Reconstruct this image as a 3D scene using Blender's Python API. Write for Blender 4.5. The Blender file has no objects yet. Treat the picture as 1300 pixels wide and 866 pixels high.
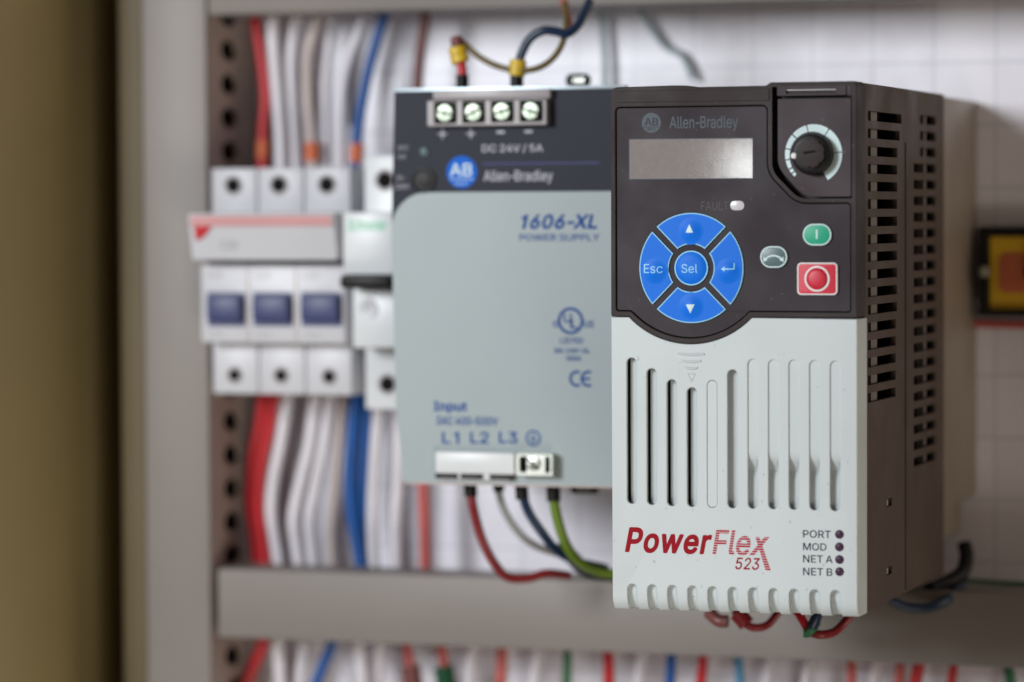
import bpy, bmesh, math, random
from mathutils import Vector, Matrix
random.seed(7)
C = bpy.context.scene.collection
S = 0.001                      # everything below is written in millimetres
PI = math.pi

# ------------------------------------------------------------------ camera frame
CAM = Vector((292.634, -950.979, 116.802)); YAW, PITCH, ROLL, FPX = 0.32711, 0.03812, -0.00447, 4407.4
def cam_axes():
    cy, sy, cp, sp = math.cos(YAW), math.sin(YAW), math.cos(PITCH), math.sin(PITCH)
    F = Vector((-sy*cp, cy*cp, -sp)); R = Vector((cy, sy, 0)); U = R.cross(F)
    return math.cos(ROLL)*R + math.sin(ROLL)*U, -math.sin(ROLL)*R + math.cos(ROLL)*U, F
RX, UX, FX = cam_axes()
def at(px, py, Y):             # point of the photo -> (x, z) on the upright plane Y
    d = FX + RX*(px-650)/FPX - UX*(py-433)/FPX
    q = CAM + d*((Y-CAM.y)/d.y)
    return q.x, q.z
def at3(px, py, Y):
    x, z = at(px, py, Y); return (x, Y, z)

# ------------------------------------------------------------------ materials
def mat(name, rgb, rough=.5, metal=0, bump=.04, var=.06, bscale=2500, vscale=40, coat=0, spec=.5):
    m = bpy.data.materials.new(name); m.use_nodes = True
    nt = m.node_tree; b = nt.nodes['Principled BSDF']; L = nt.links
    tc = nt.nodes.new('ShaderNodeTexCoord')
    n1 = nt.nodes.new('ShaderNodeTexNoise'); n1.inputs['Scale'].default_value = vscale; n1.inputs['Detail'].default_value = 5
    L.new(tc.outputs['Object'], n1.inputs['Vector'])
    r = nt.nodes.new('ShaderNodeMapRange'); r.inputs[1].default_value = .3; r.inputs[2].default_value = .7
    r.inputs[3].default_value = 1-var; r.inputs[4].default_value = 1+var
    L.new(n1.outputs['Fac'], r.inputs[0])
    mx = nt.nodes.new('ShaderNodeVectorMath'); mx.operation = 'SCALE'; mx.inputs[0].default_value = rgb[:3]
    L.new(r.outputs[0], mx.inputs['Scale']); L.new(mx.outputs[0], b.inputs['Base Color'])
    b.inputs['Roughness'].default_value = rough; b.inputs['Metallic'].default_value = metal
    b.inputs['Specular IOR Level'].default_value = .25 if max(rgb) < .12 and rough > .38 and not metal else spec
    b.inputs['Coat Weight'].default_value = coat; b.inputs['Coat Roughness'].default_value = .12
    if bump:
        n2 = nt.nodes.new('ShaderNodeTexNoise'); n2.inputs['Scale'].default_value = bscale; n2.inputs['Detail'].default_value = 3
        L.new(tc.outputs['Object'], n2.inputs['Vector'])
        bp = nt.nodes.new('ShaderNodeBump'); bp.inputs['Strength'].default_value = bump*5; bp.inputs['Distance'].default_value = .00006
        L.new(n2.outputs['Fac'], bp.inputs['Height']); L.new(bp.outputs[0], b.inputs['Normal'])
    return m
M = dict(
  cover = mat('warm white moulded plastic', (.555,.605,.62), .5, bump=.05, var=.025),
  cover_dirt = mat('grubby white plastic', (.50,.49,.46), .6, bump=.05, var=.1, vscale=200),
  bezel = mat('charcoal textured plastic', (.036,.027,.027), .6, bump=.12, var=.08),
  body = mat('brown grey plastic', (.078,.055,.042), .6, bump=.12, var=.10),
  membrane = mat('matt purple grey film', (.036,.028,.035), .6, bump=.10, var=.08, vscale=60),
  knobpanel = mat('purple grey plastic', (.056,.042,.049), .6, bump=.1, var=.06),
  black = mat('black plastic', (.008,.007,.007), .45, bump=.05),
  void = mat('black interior', (.006,.005,.005), .9, bump=0),  # near-black colour stands in for the dark inside holes and hollows
  post = mat('inner rib plastic', (.20,.17,.15), .6),
  blue = mat('blue key film', (.0,.155,.74), .5, bump=.03, var=.04, spec=.25),
  ltblue = mat('pale blue print', (.30,.66,.88), .5, bump=0, var=.02),
  ltprint = mat('pale print', (.62,.78,.80), .5, bump=0, var=.02),
  dimprint = mat('dim grey blue print', (.075,.095,.115), .5, bump=0, var=.05),
  faintprint = mat('faint print', (.085,.075,.08), .5, bump=0, var=.05),
  green = mat('green key', (.004,.36,.20), .45, bump=.02),
  greykey = mat('grey key', (.10,.155,.175), .35, bump=.02),
  red = mat('red key', (.60,.018,.045), .45, bump=.02),
  white = mat('white print', (.78,.80,.80), .5, bump=0, var=.02),
  ringwhite = mat('dial ring print', (.62,.78,.80), .5, bump=0, var=.02),
  logored = mat('dark red print', (.29,.003,.012), .6, bump=0, var=.04, spec=.15),
  pinkred = mat('striped red print', (.40,.008,.03), .6, bump=0, var=.04, spec=.15),
  ink = mat('dark ink', (.018,.012,.035), .6, bump=0),
  led = mat('dark lens', (.05,.022,.05), .42, bump=0, coat=0),
  lens = mat('frosted lens', (.62,.60,.64), .25, bump=.02),
  psu = mat('grey green coated metal', (.315,.37,.385), .45, bump=.10, var=.02, bscale=1500),
  psudark = mat('slate coated metal', (.019,.021,.036), .58, bump=.05, var=.05),
  psuedge = mat('bare metal edge', (.55,.65,.72), .35, metal=.6),
  psublue = mat('blue print', (.0,.055,.27), .6, bump=0, spec=.12),
  psulogo = mat('bright blue print', (.0,.125,.62), .6, bump=0, spec=.2),
  psugrey = mat('grey print', (.38,.38,.43), .5, bump=0),
  psuline = mat('violet blue print', (.06,.06,.34), .5, bump=0),
  metal = mat('nickel', (.62,.64,.58), .32, metal=1, bump=.08, var=.1),
  shiny = mat('bright nickel', (.50,.57,.46), .48, metal=1, bump=.05),
  housing = mat('grey beige terminal plastic', (.35,.32,.33), .4),
  heatsink = mat('cast aluminium', (.27,.22,.175), .42, metal=.3, bump=.15, var=.12),
  brk = mat('white breaker plastic', (.56,.56,.60), .4, bump=.03, var=.03),
  brkwhite = mat('bright breaker plastic', (.70,.72,.74), .35, bump=.02),
  toggle = mat('navy toggle', (.045,.055,.15), .45, bump=.02),
  pink = mat('faded red print', (.52,.23,.23), .5, bump=0),
  logogreen = mat('green print', (.05,.55,.25), .5, bump=0),
  rail = mat('grey painted steel', (.225,.20,.185), .5, bump=.06, var=.06, vscale=12),
  postside = mat('brown grey steel', (.36,.28,.24), .6, bump=.06, var=.1),
  olive = mat('olive paint', (.35,.275,.13), .55, bump=.08, var=.10, vscale=9),
  oliveedge = mat('dark olive paint', (.13,.10,.05), .6, bump=.08, var=.12, vscale=12),
  wred = mat('red insulation', (.50,.012,.02), .35, bump=.02), wdark = mat('dark red insulation', (.20,.012,.016), .35, bump=.02),
  wpink = mat('faded red insulation', (.50,.10,.09), .45, bump=.02), wbrown = mat('brown insulation', (.16,.05,.045), .4, bump=.02),
  wblue = mat('blue insulation', (.003,.08,.32), .35, bump=.02), wnavy = mat('navy insulation', (.004,.022,.06), .35, bump=.02),
  wsky = mat('sky blue insulation', (.08,.25,.42), .4, bump=.02), wwhite = mat('white insulation', (.72,.69,.74), .4, bump=.02),
  wbeige = mat('beige insulation', (.52,.44,.42), .4, bump=.02), wgrey = mat('grey insulation', (.30,.30,.29), .4, bump=.02),
  wpale = mat('pale teal grey insulation', (.34,.42,.44), .45, bump=.02),
  wgreen = mat('green insulation', (.02,.14,.06), .4, bump=.02), wolive = mat('olive insulation', (.14,.10,.03), .4, bump=.02),
  wyg = mat('green and yellow insulation', (.12,.20,.012), .4, bump=.02),
  salmon = mat('salmon edge paint', (.42,.20,.17), .5),
  yellow = mat('yellow marker', (.62,.42,.02), .4, bump=.02), orange = mat('orange ferrule', (.60,.12,.03), .4, bump=.02),
  sigyellow = mat('signal yellow', (.75,.44,.02), .4, bump=.02), sigred = mat('signal red', (.62,.16,.07), .4, bump=.02),
)
def specks(m, scale, lo, dark):
    nt = m.node_tree; b = nt.nodes['Principled BSDF']; old = b.inputs['Base Color'].links[0].from_socket
    tc = nt.nodes.new('ShaderNodeTexCoord'); n = nt.nodes.new('ShaderNodeTexNoise'); n.inputs['Scale'].default_value = scale; n.inputs['Detail'].default_value = 1
    nt.links.new(tc.outputs['Object'], n.inputs['Vector'])
    r = nt.nodes.new('ShaderNodeMapRange'); r.inputs[1].default_value = lo; r.inputs[2].default_value = lo+.05; r.inputs[3].default_value = 1; r.inputs[4].default_value = dark
    nt.links.new(n.outputs['Fac'], r.inputs[0])
    k = nt.nodes.new('ShaderNodeVectorMath'); k.operation = 'SCALE'; nt.links.new(old, k.inputs[0]); nt.links.new(r.outputs[0], k.inputs['Scale']); nt.links.new(k.outputs[0], b.inputs['Base Color'])
    # slow change of sheen, as handled plastic has
    n2 = nt.nodes.new('ShaderNodeTexNoise'); n2.inputs['Scale'].default_value = 55; n2.inputs['Detail'].default_value = 6; nt.links.new(tc.outputs['Object'], n2.inputs['Vector'])
    q = nt.nodes.new('ShaderNodeMapRange'); q.inputs[1].default_value = .35; q.inputs[2].default_value = .65; base = b.inputs['Roughness'].default_value
    q.inputs[3].default_value = base-.10; q.inputs[4].default_value = base+.12; nt.links.new(n2.outputs['Fac'], q.inputs[0]); nt.links.new(q.outputs[0], b.inputs['Roughness'])
specks(M['cover'], 620, .745, .72); specks(M['housing'], 500, .76, .85)
for k_ in ('membrane', 'bezel', 'body', 'knobpanel'): specks(M[k_], 700, .75, 2.2)
def lcd_mat():
    m = mat('frosted display window', (.25,.22,.215), .075, bump=0, var=.06, vscale=500); nt = m.node_tree; b = nt.nodes['Principled BSDF']
    tc = nt.nodes.new('ShaderNodeTexCoord'); v = nt.nodes.new('ShaderNodeTexVoronoi'); v.inputs['Scale'].default_value = 1700
    nt.links.new(tc.outputs['Object'], v.inputs['Vector'])
    n = nt.nodes.new('ShaderNodeTexNoise'); n.inputs['Scale'].default_value = 420; n.inputs['Detail'].default_value = 4
    nt.links.new(tc.outputs['Object'], n.inputs['Vector'])
    a = nt.nodes.new('ShaderNodeMath'); a.operation = 'MULTIPLY'
    nt.links.new(v.outputs['Distance'], a.inputs[0]); nt.links.new(n.outputs['Fac'], a.inputs[1])
    bp = nt.nodes.new('ShaderNodeBump'); bp.inputs['Strength'].default_value = .035; bp.inputs['Distance'].default_value = .00004
    nt.links.new(a.outputs[0], bp.inputs['Height']); nt.links.new(bp.outputs[0], b.inputs['Normal'])
    b.inputs['Specular IOR Level'].default_value = .9
    return m
M['lcd'] = lcd_mat()
def panel_mat():
    m = mat('white panel with fine ruled squares', (.84,.82,.89), .35, bump=0, var=.05, vscale=14); nt = m.node_tree; b = nt.nodes['Principled BSDF']
    tc = nt.nodes.new('ShaderNodeTexCoord'); mp = nt.nodes.new('ShaderNodeMapping'); mp.inputs['Rotation'].default_value = (PI/2,0,0)
    mp.inputs['Location'].default_value = (0.0045,0,0)
    nt.links.new(tc.outputs['Object'], mp.inputs['Vector'])
    br = nt.nodes.new('ShaderNodeTexBrick'); br.offset = 0; br.inputs['Scale'].default_value = 1
    br.inputs['Brick Width'].default_value = .0205; br.inputs['Row Height'].default_value = .0205; br.inputs['Mortar Size'].default_value = .00045
    br.inputs['Mortar Smooth'].default_value = .3
    br.inputs['Color1'].default_value = (1,1,1,1); br.inputs['Color2'].default_value = (.95,.95,.96,1); br.inputs['Mortar'].default_value = (.76,.76,.79,1)
    nt.links.new(mp.outputs[0], br.inputs['Vector'])
    old = b.inputs['Base Color'].links[0].from_socket
    mu = nt.nodes.new('ShaderNodeVectorMath'); mu.operation = 'MULTIPLY'
    nt.links.new(old, mu.inputs[0]); nt.links.new(br.outputs['Color'], mu.inputs[1]); nt.links.new(mu.outputs[0], b.inputs['Base Color'])
    n = nt.nodes.new('ShaderNodeTexNoise'); n.inputs['Scale'].default_value = 30; nt.links.new(tc.outputs['Object'], n.inputs['Vector'])
    bp = nt.nodes.new('ShaderNodeBump'); bp.inputs['Strength'].default_value = .4; bp.inputs['Distance'].default_value = .002
    nt.links.new(n.outputs['Fac'], bp.inputs['Height']); nt.links.new(bp.outputs[0], b.inputs['Normal'])
    return m
M['panel'] = panel_mat()

# ------------------------------------------------------------------ object plumbing
ORG = {}
def thing(name, label, cat, loc, group=None):
    o = bpy.data.objects.new(name, None); C.objects.link(o); o.empty_display_size = .01
    o.location = Vector(loc)*S; ORG[o] = Vector(loc); o['label'] = label; o['category'] = cat
    if group: o['group'] = group
    return o
def obj(name, bm, m, parent=None, sharp=30, loc=None, label=None):
    me = bpy.data.meshes.new(name)
    org = ORG[parent] if parent else (Vector(loc) if loc else Vector((0,0,0)))
    for v in bm.verts: v.co = (v.co-org)*S
    bm.to_mesh(me); bm.free()
    for p in me.polygons: p.use_smooth = True
    me.set_sharp_from_angle(angle=math.radians(sharp))
    me.materials.append(M[m] if isinstance(m, str) else m)
    o = bpy.data.objects.new(name, me); C.objects.link(o)
    if parent: o.parent = parent
    else: o.location = org*S
    ORG[o] = org
    if label: o['label'] = label
    return o
def tag(o, label, cat, group=None):
    o['label'] = label; o['category'] = cat
    if group: o['group'] = group
    return o
def copy_thing(root, delta, label):
    r = root.copy(); C.objects.link(r); r.location = root.location + Vector(delta)*S; r['label'] = label
    for ch in list(root.children):
        c = ch.copy(); C.objects.link(c); c.parent = r
        for g in list(ch.children):
            d = g.copy(); C.objects.link(d); d.parent = c
    return r

# ------------------------------------------------------------------ shapes
def B(): return bmesh.new()
def merge(bm, other):
    me = bpy.data.meshes.new('t'); other.to_mesh(me); other.free(); bm.from_mesh(me); bpy.data.meshes.remove(me)
def box(bm, x0, x1, y0, y1, z0, z1, bev=0, seg=2):
    t = B(); bmesh.ops.create_cube(t, size=1)
    for v in t.verts:
        v.co = Vector((x0+(v.co.x+.5)*(x1-x0), y0+(v.co.y+.5)*(y1-y0), z0+(v.co.z+.5)*(z1-z0)))
    if bev: bmesh.ops.bevel(t, geom=t.edges[:], offset=bev, segments=seg, profile=.5, affect='EDGES')
    merge(bm, t); return bm
FRONT = lambda y: (lambda u, v, w: (u, y+w, v))             # plate facing the viewer, w goes deeper
SIDE = lambda x: (lambda u, v, w: (x-w, u, v))              # plate facing right (u = depth, v = height)
def plate(outer, holes, thick, place, bev=0, bseg=1, caps='BOTH', mod=None):
    cu = bpy.data.curves.new('c', 'CURVE'); cu.dimensions = '2D'; cu.fill_mode = caps
    for pts in [outer]+list(holes):
        sp = cu.splines.new('POLY'); sp.points.add(len(pts)-1); sp.use_cyclic_u = True
        for p, q in zip(sp.points, pts): p.co = (q[0], q[1], 0, 1)
    cu.extrude = thick/2-bev; cu.bevel_depth = bev; cu.bevel_resolution = bseg; cu.offset = -bev
    o = bpy.data.objects.new('c', cu); C.objects.link(o)
    dg = bpy.context.evaluated_depsgraph_get(); dg.update()
    me = bpy.data.meshes.new_from_object(o.evaluated_get(dg)); bm = B(); bm.from_mesh(me)
    bpy.data.objects.remove(o); bpy.data.curves.remove(cu); bpy.data.meshes.remove(me)
    bmesh.ops.remove_doubles(bm, verts=bm.verts, dist=.002)
    for v in bm.verts: v.co = Vector(place(v.co.x, v.co.y, thick/2-v.co.z))
    if mod: mod(bm)
    bmesh.ops.recalc_face_normals(bm, faces=bm.faces)
    return bm
def arc(cx, cz, r, a0, a1, n=12):
    return [(cx+r*math.cos(math.radians(a0+(a1-a0)*i/n)), cz+r*math.sin(math.radians(a0+(a1-a0)*i/n))) for i in range(n+1)]
def circ(cx, cz, r, n=32): return arc(cx, cz, r, 0, 360, n)[:-1]
def rnd(pts, rad, n=6):                                       # rounded polygon
    out = []; k = len(pts)
    for i in range(k):
        p = Vector(pts[i]); a = Vector(pts[i-1]); b = Vector(pts[(i+1) % k])
        r = rad[i] if isinstance(rad, (list, tuple)) else rad
        if r <= 0: out.append(tuple(p)); continue
        d1 = (a-p).normalized(); d2 = (b-p).normalized(); ang = d1.angle(d2); t = min(r/math.tan(ang/2), (a-p).length*.49, (b-p).length*.49); r = t*math.tan(ang/2)
        s, e = p+d1*t, p+d2*t; c = p+(d1+d2).normalized()*(r/math.sin(ang/2))
        a0 = math.atan2(s.y-c.y, s.x-c.x); a1 = math.atan2(e.y-c.y, e.x-c.x)
        while a1-a0 > PI: a1 -= 2*PI
        while a1-a0 < -PI: a1 += 2*PI
        for j in range(n+1):
            q = a0+(a1-a0)*j/n; out.append((c.x+r*math.cos(q), c.y+r*math.sin(q)))
    return out
def rect(x0, x1, z0, z1, r=0, n=5):
    p = [(x0,z0),(x1,z0),(x1,z1),(x0,z1)]
    return rnd(p, r, n) if r else p
def lathe(bm, cx, cz, prof, n=40, sx=1, sz=1):                # prof: (r, y) ; axis is depth
    rings = []
    for r, y in prof:
        rings.append([bm.verts.new((cx, y, cz))] if r == 0 else
                     [bm.verts.new((cx+sx*r*math.cos(2*PI*i/n), y, cz+sz*r*math.sin(2*PI*i/n))) for i in range(n)])
    for a, b in zip(rings, rings[1:]):
        for i in range(n):
            j = (i+1) % n
            if len(a) == 1 and len(b) == 1: continue
            if len(a) == 1: bm.faces.new((a[0], b[j], b[i]))
            elif len(b) == 1: bm.faces.new((a[i], a[j], b[0]))
            else: bm.faces.new((a[i], a[j], b[j], b[i]))
    return bm
def smooth_path(pts, n=8):
    P = [Vector(p) for p in pts]
    if len(P) < 3: return [P[0].lerp(P[-1], i/6) for i in range(7)]
    Q = [2*P[0]-P[1]]+P+[2*P[-1]-P[-2]]; out = []
    for i in range(1, len(Q)-2):
        for j in range(n):
            t = j/n; a, b, c, d = Q[i-1:i+3]
            out.append(.5*((2*b)+(c-a)*t+(2*a-5*b+4*c-d)*t*t+(3*b-a-3*c+d)*t**3))
    out.append(P[-1]); return out
def tube(bm, pts, r, n=12, r1=None):
    P = smooth_path(pts); m = len(P); prev = None; rings = []
    for i, p in enumerate(P):
        t = (P[min(i+1, m-1)]-P[max(i-1, 0)]).normalized()
        ref = prev if prev is not None else (Vector((0,1,0)) if abs(t.y) < .9 else Vector((1,0,0)))
        u = (ref-t*ref.dot(t)).normalized(); prev = u; w = t.cross(u)
        rr = r if r1 is None else r+(r1-r)*i/(m-1)
        rings.append([bm.verts.new(p+rr*(math.cos(2*PI*k/n)*u+math.sin(2*PI*k/n)*w)) for k in range(n)])
    for a, b in zip(rings, rings[1:]):
        for k in range(n): bm.faces.new((a[k], a[(k+1) % n], b[(k+1) % n], b[k]))
    bm.faces.new(rings[0]); bm.faces.new(rings[-1][::-1]); return bm
GLYPH = {0:{"+":[453,[[198,34,255,34,256,172,390,172,391,174,390,226,255,226,255,362,254,364,198,364,198,226,62,226,61,224,62,172,198,172]]],
"-":[453,[[114,188,336,188,337,190,337,242,336,244,116,244,114,242]]],
".":[188,[[92,-4,114,-1,126,8,138,24,141,40,138,60,129,72,114,83,96,87,78,83,64,74,53,60,50,42,53,24,62,10,78,-1]]],
"/":[249,[[14,-76,70,-76,72,-74,234,533,180,533,177,530]]],
"0":[453,[[224,-6,274,0,290,6,322,24,359,62,384,112,392,144,400,178,405,248,400,332,384,396,358,448,322,484,284,506,274,509,228,516,178,509,170,506,131,484,95,448,68,392,53,330,48,260,53,176,69,112,95,62,130,24,142,17,174,1],[224,50,192,56,174,67,160,78,140,102,122,146,113,192,109,260,113,316,122,362,140,406,161,432,174,442,192,453,228,460,262,453,288,437,313,406,330,366,340,316,344,248,340,194,331,148,313,102,288,73,262,56]]],
"1":[453,[[76,0,391,0,390,55,278,55,276,56,276,509,198,509,86,426,86,359,208,448,212,448,212,56,210,55,76,55]]],
"2":[453,[[64,0,389,0,389,56,388,57,154,57,153,58,154,62,266,178,305,222,336,258,357,290,371,318,378,344,381,370,376,412,361,446,346,463,334,476,304,498,268,511,228,516,182,511,142,496,114,476,85,440,71,406,66,364,68,362,126,362,131,394,139,414,152,432,172,447,192,456,220,460,250,457,272,450,292,437,308,420,314,406,318,392,320,366,318,348,311,326,299,304,282,281,64,48]]],
"3":[453,[[212,-6,222,-7,266,-2,310,12,342,35,369,64,387,102,393,144,387,186,371,222,350,246,342,255,308,276,264,288,222,290,372,460,372,508,370,509,72,509,70,508,70,454,72,452,286,452,288,450,287,446,157,300,157,250,158,248,204,248,244,244,276,234,298,218,316,196,325,176,327,166,329,142,326,122,314,92,296,73,278,62,266,58,248,53,222,50,190,52,164,59,144,71,134,80,125,88,115,106,108,132,46,132,44,130,52,90,65,66,70,58,97,30,132,10,172,-3]]],
"4":[453,[[282,0,343,0,344,105,412,105,413,106,412,163,343,164,342,318,282,318,282,163,110,163,109,164,310,508,308,509,248,509,235,490,41,160,40,158,40,106,42,105,282,105]]],
"5":[453,[[217,-6,224,-7,268,-1,302,12,310,16,346,44,369,76,385,116,391,160,388,200,379,232,364,260,348,282,322,306,294,321,258,331,232,334,208,332,172,323,154,315,136,301,134,302,151,450,152,452,364,452,366,454,366,508,364,509,98,509,96,508,67,254,128,246,150,261,166,268,190,275,220,277,248,273,276,262,299,242,314,222,324,194,328,160,324,130,314,104,300,84,277,64,250,53,224,50,204,51,196,52,172,60,153,74,138,88,127,108,122,130,60,130,66,92,83,60,110,31,142,10,178,-2]]],
"6":[453,[[222,-6,228,-7,272,-2,311,14,340,37,348,46,368,72,384,112,389,160,384,202,370,240,342,274,316,295,272,310,238,314,220,313,202,309,178,300,318,502,320,509,254,509,250,507,143,350,102,286,80,240,68,200,64,158,69,114,84,74,104,47,112,38,144,14,182,-1],[222,48,198,52,180,60,173,64,152,80,138,102,130,122,127,134,125,162,128,188,137,212,150,232,156,238,174,252,194,261,230,265,254,262,276,253,300,234,314,214,323,190,327,154,324,128,318,110,314,100,300,80,280,63,260,54,248,51]]],
"8":[453,[[221,-6,230,-7,276,-2,318,11,350,32,378,62,395,96,401,134,397,166,388,194,372,219,348,243,328,256,300,266,302,268,332,282,360,310,376,342,380,366,382,382,377,418,360,452,336,478,306,498,270,511,228,516,184,511,146,498,116,478,91,452,87,444,75,418,70,382,76,342,93,308,118,283,153,266,150,264,124,256,104,243,82,221,64,194,55,166,52,138,57,96,74,62,102,32,136,11,148,7,178,-2],[222,49,194,52,172,58,166,60,146,73,130,90,126,96,119,112,115,140,119,166,127,184,131,190,149,210,170,224,194,232,230,235,256,232,284,223,304,209,321,190,325,184,333,166,337,138,333,112,325,94,322,90,305,72,286,60,260,52],[220,290,200,292,180,299,161,312,155,318,145,330,137,348,133,378,136,400,143,416,160,438,178,450,200,457,228,460,252,457,274,450,292,438,309,418,316,400,319,374,316,350,308,332,292,312,274,300,252,292]]],
"A":[480,[[17,0,86,1,130,130,134,140,136,142,344,142,394,1,462,0,276,509,202,509,200,508],[156,199,198,322,238,454,264,370,323,200]]],
"B":[456,[[60,0,252,0,302,4,344,18,352,23,376,38,400,66,413,100,418,134,414,174,403,202,386,226,364,245,340,257,318,261,315,264,316,268,334,274,356,286,376,304,387,320,395,344,398,370,394,410,381,442,356,471,330,491,290,504,244,509,60,508],[126,57,126,231,252,231,278,228,306,218,326,204,342,184,352,162,355,136,349,104,328,79,296,63,248,57],[126,285,126,452,242,452,284,446,314,427,330,404,336,370,333,348,325,330,322,324,306,308,286,295,258,287,240,285]]],
"C":[510,[[263,-6,306,-4,338,4,374,19,403,38,429,64,448,90,463,124,473,158,472,160,408,160,401,136,389,114,377,98,358,82,336,68,312,59,292,55,272,53,222,59,184,76,150,106,125,144,109,194,103,250,109,314,125,364,130,372,149,402,184,432,222,450,242,453,272,456,292,454,312,450,336,441,358,428,377,410,389,396,399,378,408,348,473,348,463,386,448,418,429,444,403,470,374,490,344,503,306,513,272,516,210,509,192,503,150,484,103,444,70,394,58,360,48,328,40,258,48,178,69,116,103,64,154,23,204,1]]],
"D":[502,[[60,0,222,0,292,8,350,30,361,38,399,70,433,118,451,168,456,188,462,258,455,330,434,390,410,426,396,444,354,478,294,501,228,509,60,508],[126,57,125,452,224,452,268,447,278,445,320,428,355,398,379,362,394,312,399,260,395,206,394,196,379,148,356,112,350,106,318,81,276,64,218,57]]],
"E":[419,[[60,0,375,0,375,56,374,57,126,57,125,58,126,229,354,229,355,230,355,284,354,286,126,286,125,452,370,452,372,454,372,509,60,508]]],
"F":[410,[[60,0,124,0,125,2,126,221,344,221,346,222,346,276,344,278,125,278,125,452,368,452,369,454,368,509,60,508]]],
"I":[300,[[31,0,269,0,268,57,184,57,183,58,183,450,184,452,268,452,268,509,31,508,32,452,116,452,118,450,118,58,116,57,32,57]]],
"K":[467,[[60,0,125,0,125,168,198,244,202,239,372,1,448,0,243,288,246,292,447,508,364,508,175,304,124,243,125,508,124,509,60,508]]],
"L":[393,[[60,0,360,0,361,2,361,56,360,57,125,58,125,508,124,509,62,509,60,508]]],
"M":[628,[[60,0,120,0,122,2,122,348,120,396,120,431,169,292,285,2,288,0,340,0,343,2,347,12,457,292,506,432,506,392,504,346,504,2,506,0,568,0,568,509,478,509,475,508,351,186,314,74,278,186,153,508,150,509,60,508]]],
"N":[523,[[60,0,124,0,125,2,125,308,120,429,200,292,386,2,388,0,463,0,462,509,400,509,399,508,399,146,402,79,360,156,138,507,134,509,60,508]]],
"O":[533,[[263,-6,270,-7,324,0,334,3,384,25,430,64,464,114,476,148,486,180,493,250,486,330,465,392,430,444,386,483,380,486,330,508,270,516,204,508,154,486,148,483,104,444,69,392,48,330,40,258,48,178,69,116,104,64,154,23,204,1],[264,53,222,59,188,74,182,77,150,107,125,144,109,192,103,258,109,314,117,340,125,364,150,402,182,432,188,435,222,450,270,456,310,450,346,435,384,402,408,366,425,314,430,250,425,194,409,146,384,106,346,74,310,59]]],
"P":[445,[[60,0,125,0,126,186,238,186,290,191,333,208,368,236,390,264,404,304,409,346,404,392,390,431,364,464,332,487,290,503,238,509,60,508],[126,242,126,452,236,452,268,449,298,439,319,422,333,402,342,376,344,342,342,318,334,296,316,270,296,255,262,245,236,242]]],
"Q":[533,[[401,-48,467,-48,403,40,430,65,464,114,486,180,493,250,487,322,465,392,430,444,386,483,380,486,330,508,278,515,264,516,204,508,154,486,142,477,104,444,69,392,48,330,40,258,48,180,69,116,104,64,154,23,204,1,264,-7,328,1,356,13],[264,53,222,59,188,74,182,77,150,107,125,144,109,192,103,258,109,314,117,340,125,364,150,402,182,432,188,435,222,450,270,456,310,450,346,435,384,402,408,366,425,314,430,250,425,194,409,146,384,107,366,90,312,159,246,158,318,64,316,61,304,58]]],
"R":[449,[[60,0,124,0,125,2,125,198,242,199,246,198,249,194,352,1,427,0,314,210,316,212,334,217,365,238,390,270,405,308,409,348,405,396,390,434,366,466,334,489,290,504,240,509,60,508],[126,255,126,452,238,452,270,449,298,440,321,422,334,406,342,382,345,348,342,324,334,300,318,280,298,267,270,258,238,255]]],
"S":[447,[[219,-8,228,-9,278,-4,324,11,358,32,386,63,394,80,403,98,408,136,405,170,396,196,381,218,360,238,336,252,312,264,266,279,210,293,170,307,146,320,130,336,119,352,115,374,117,392,118,398,130,420,146,436,166,448,192,456,210,458,226,459,268,453,300,438,326,412,338,378,401,378,394,416,377,450,349,478,316,498,298,504,276,511,230,516,180,511,138,498,104,478,76,450,58,414,52,374,60,326,88,288,128,260,190,237,278,212,296,205,317,192,332,178,342,162,346,138,339,110,330,93,310,74,288,61,258,52,220,49,194,52,168,58,141,72,122,89,111,108,104,137,40,137,38,136,46,96,64,60,92,30,126,10,136,6,172,-4]]],
"T":[449,[[193,0,256,0,257,2,257,452,416,452,416,509,32,508,32,452,192,452,193,450]]],
"U":[517,[[254,-8,262,-8,314,-2,364,15,401,42,412,53,433,80,450,120,457,170,456,509,394,509,393,508,393,176,389,144,378,114,358,88,332,68,298,56,262,52,220,56,186,68,159,88,140,114,128,144,124,176,124,508,122,509,60,508,60,170,66,124,85,80,110,47,120,38,150,17,156,14,202,-2]]],
"V":[480,[[204,0,276,0,279,2,460,500,462,509,396,509,394,508,289,204,264,130,242,54,188,218,85,508,82,509,17,508]]],
"W":[686,[[155,0,228,0,231,2,317,318,335,394,342,434,351,390,369,318,454,2,456,0,530,0,670,508,604,509,602,506,509,142,492,66,460,206,381,506,378,509,306,509,217,170,194,63,165,190,83,506,80,509,16,509]]],
"X":[474,[[19,0,92,1,180,126,238,217,266,168,294,126,382,1,455,0,276,262,445,508,374,508,270,358,238,303,204,362,104,508,30,508,200,260]]],
"Y":[472,[[203,0,268,0,268,208,444,490,454,508,454,509,382,509,380,508,277,340,236,265,195,340,92,508,90,509,17,508,203,208]]],
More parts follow.
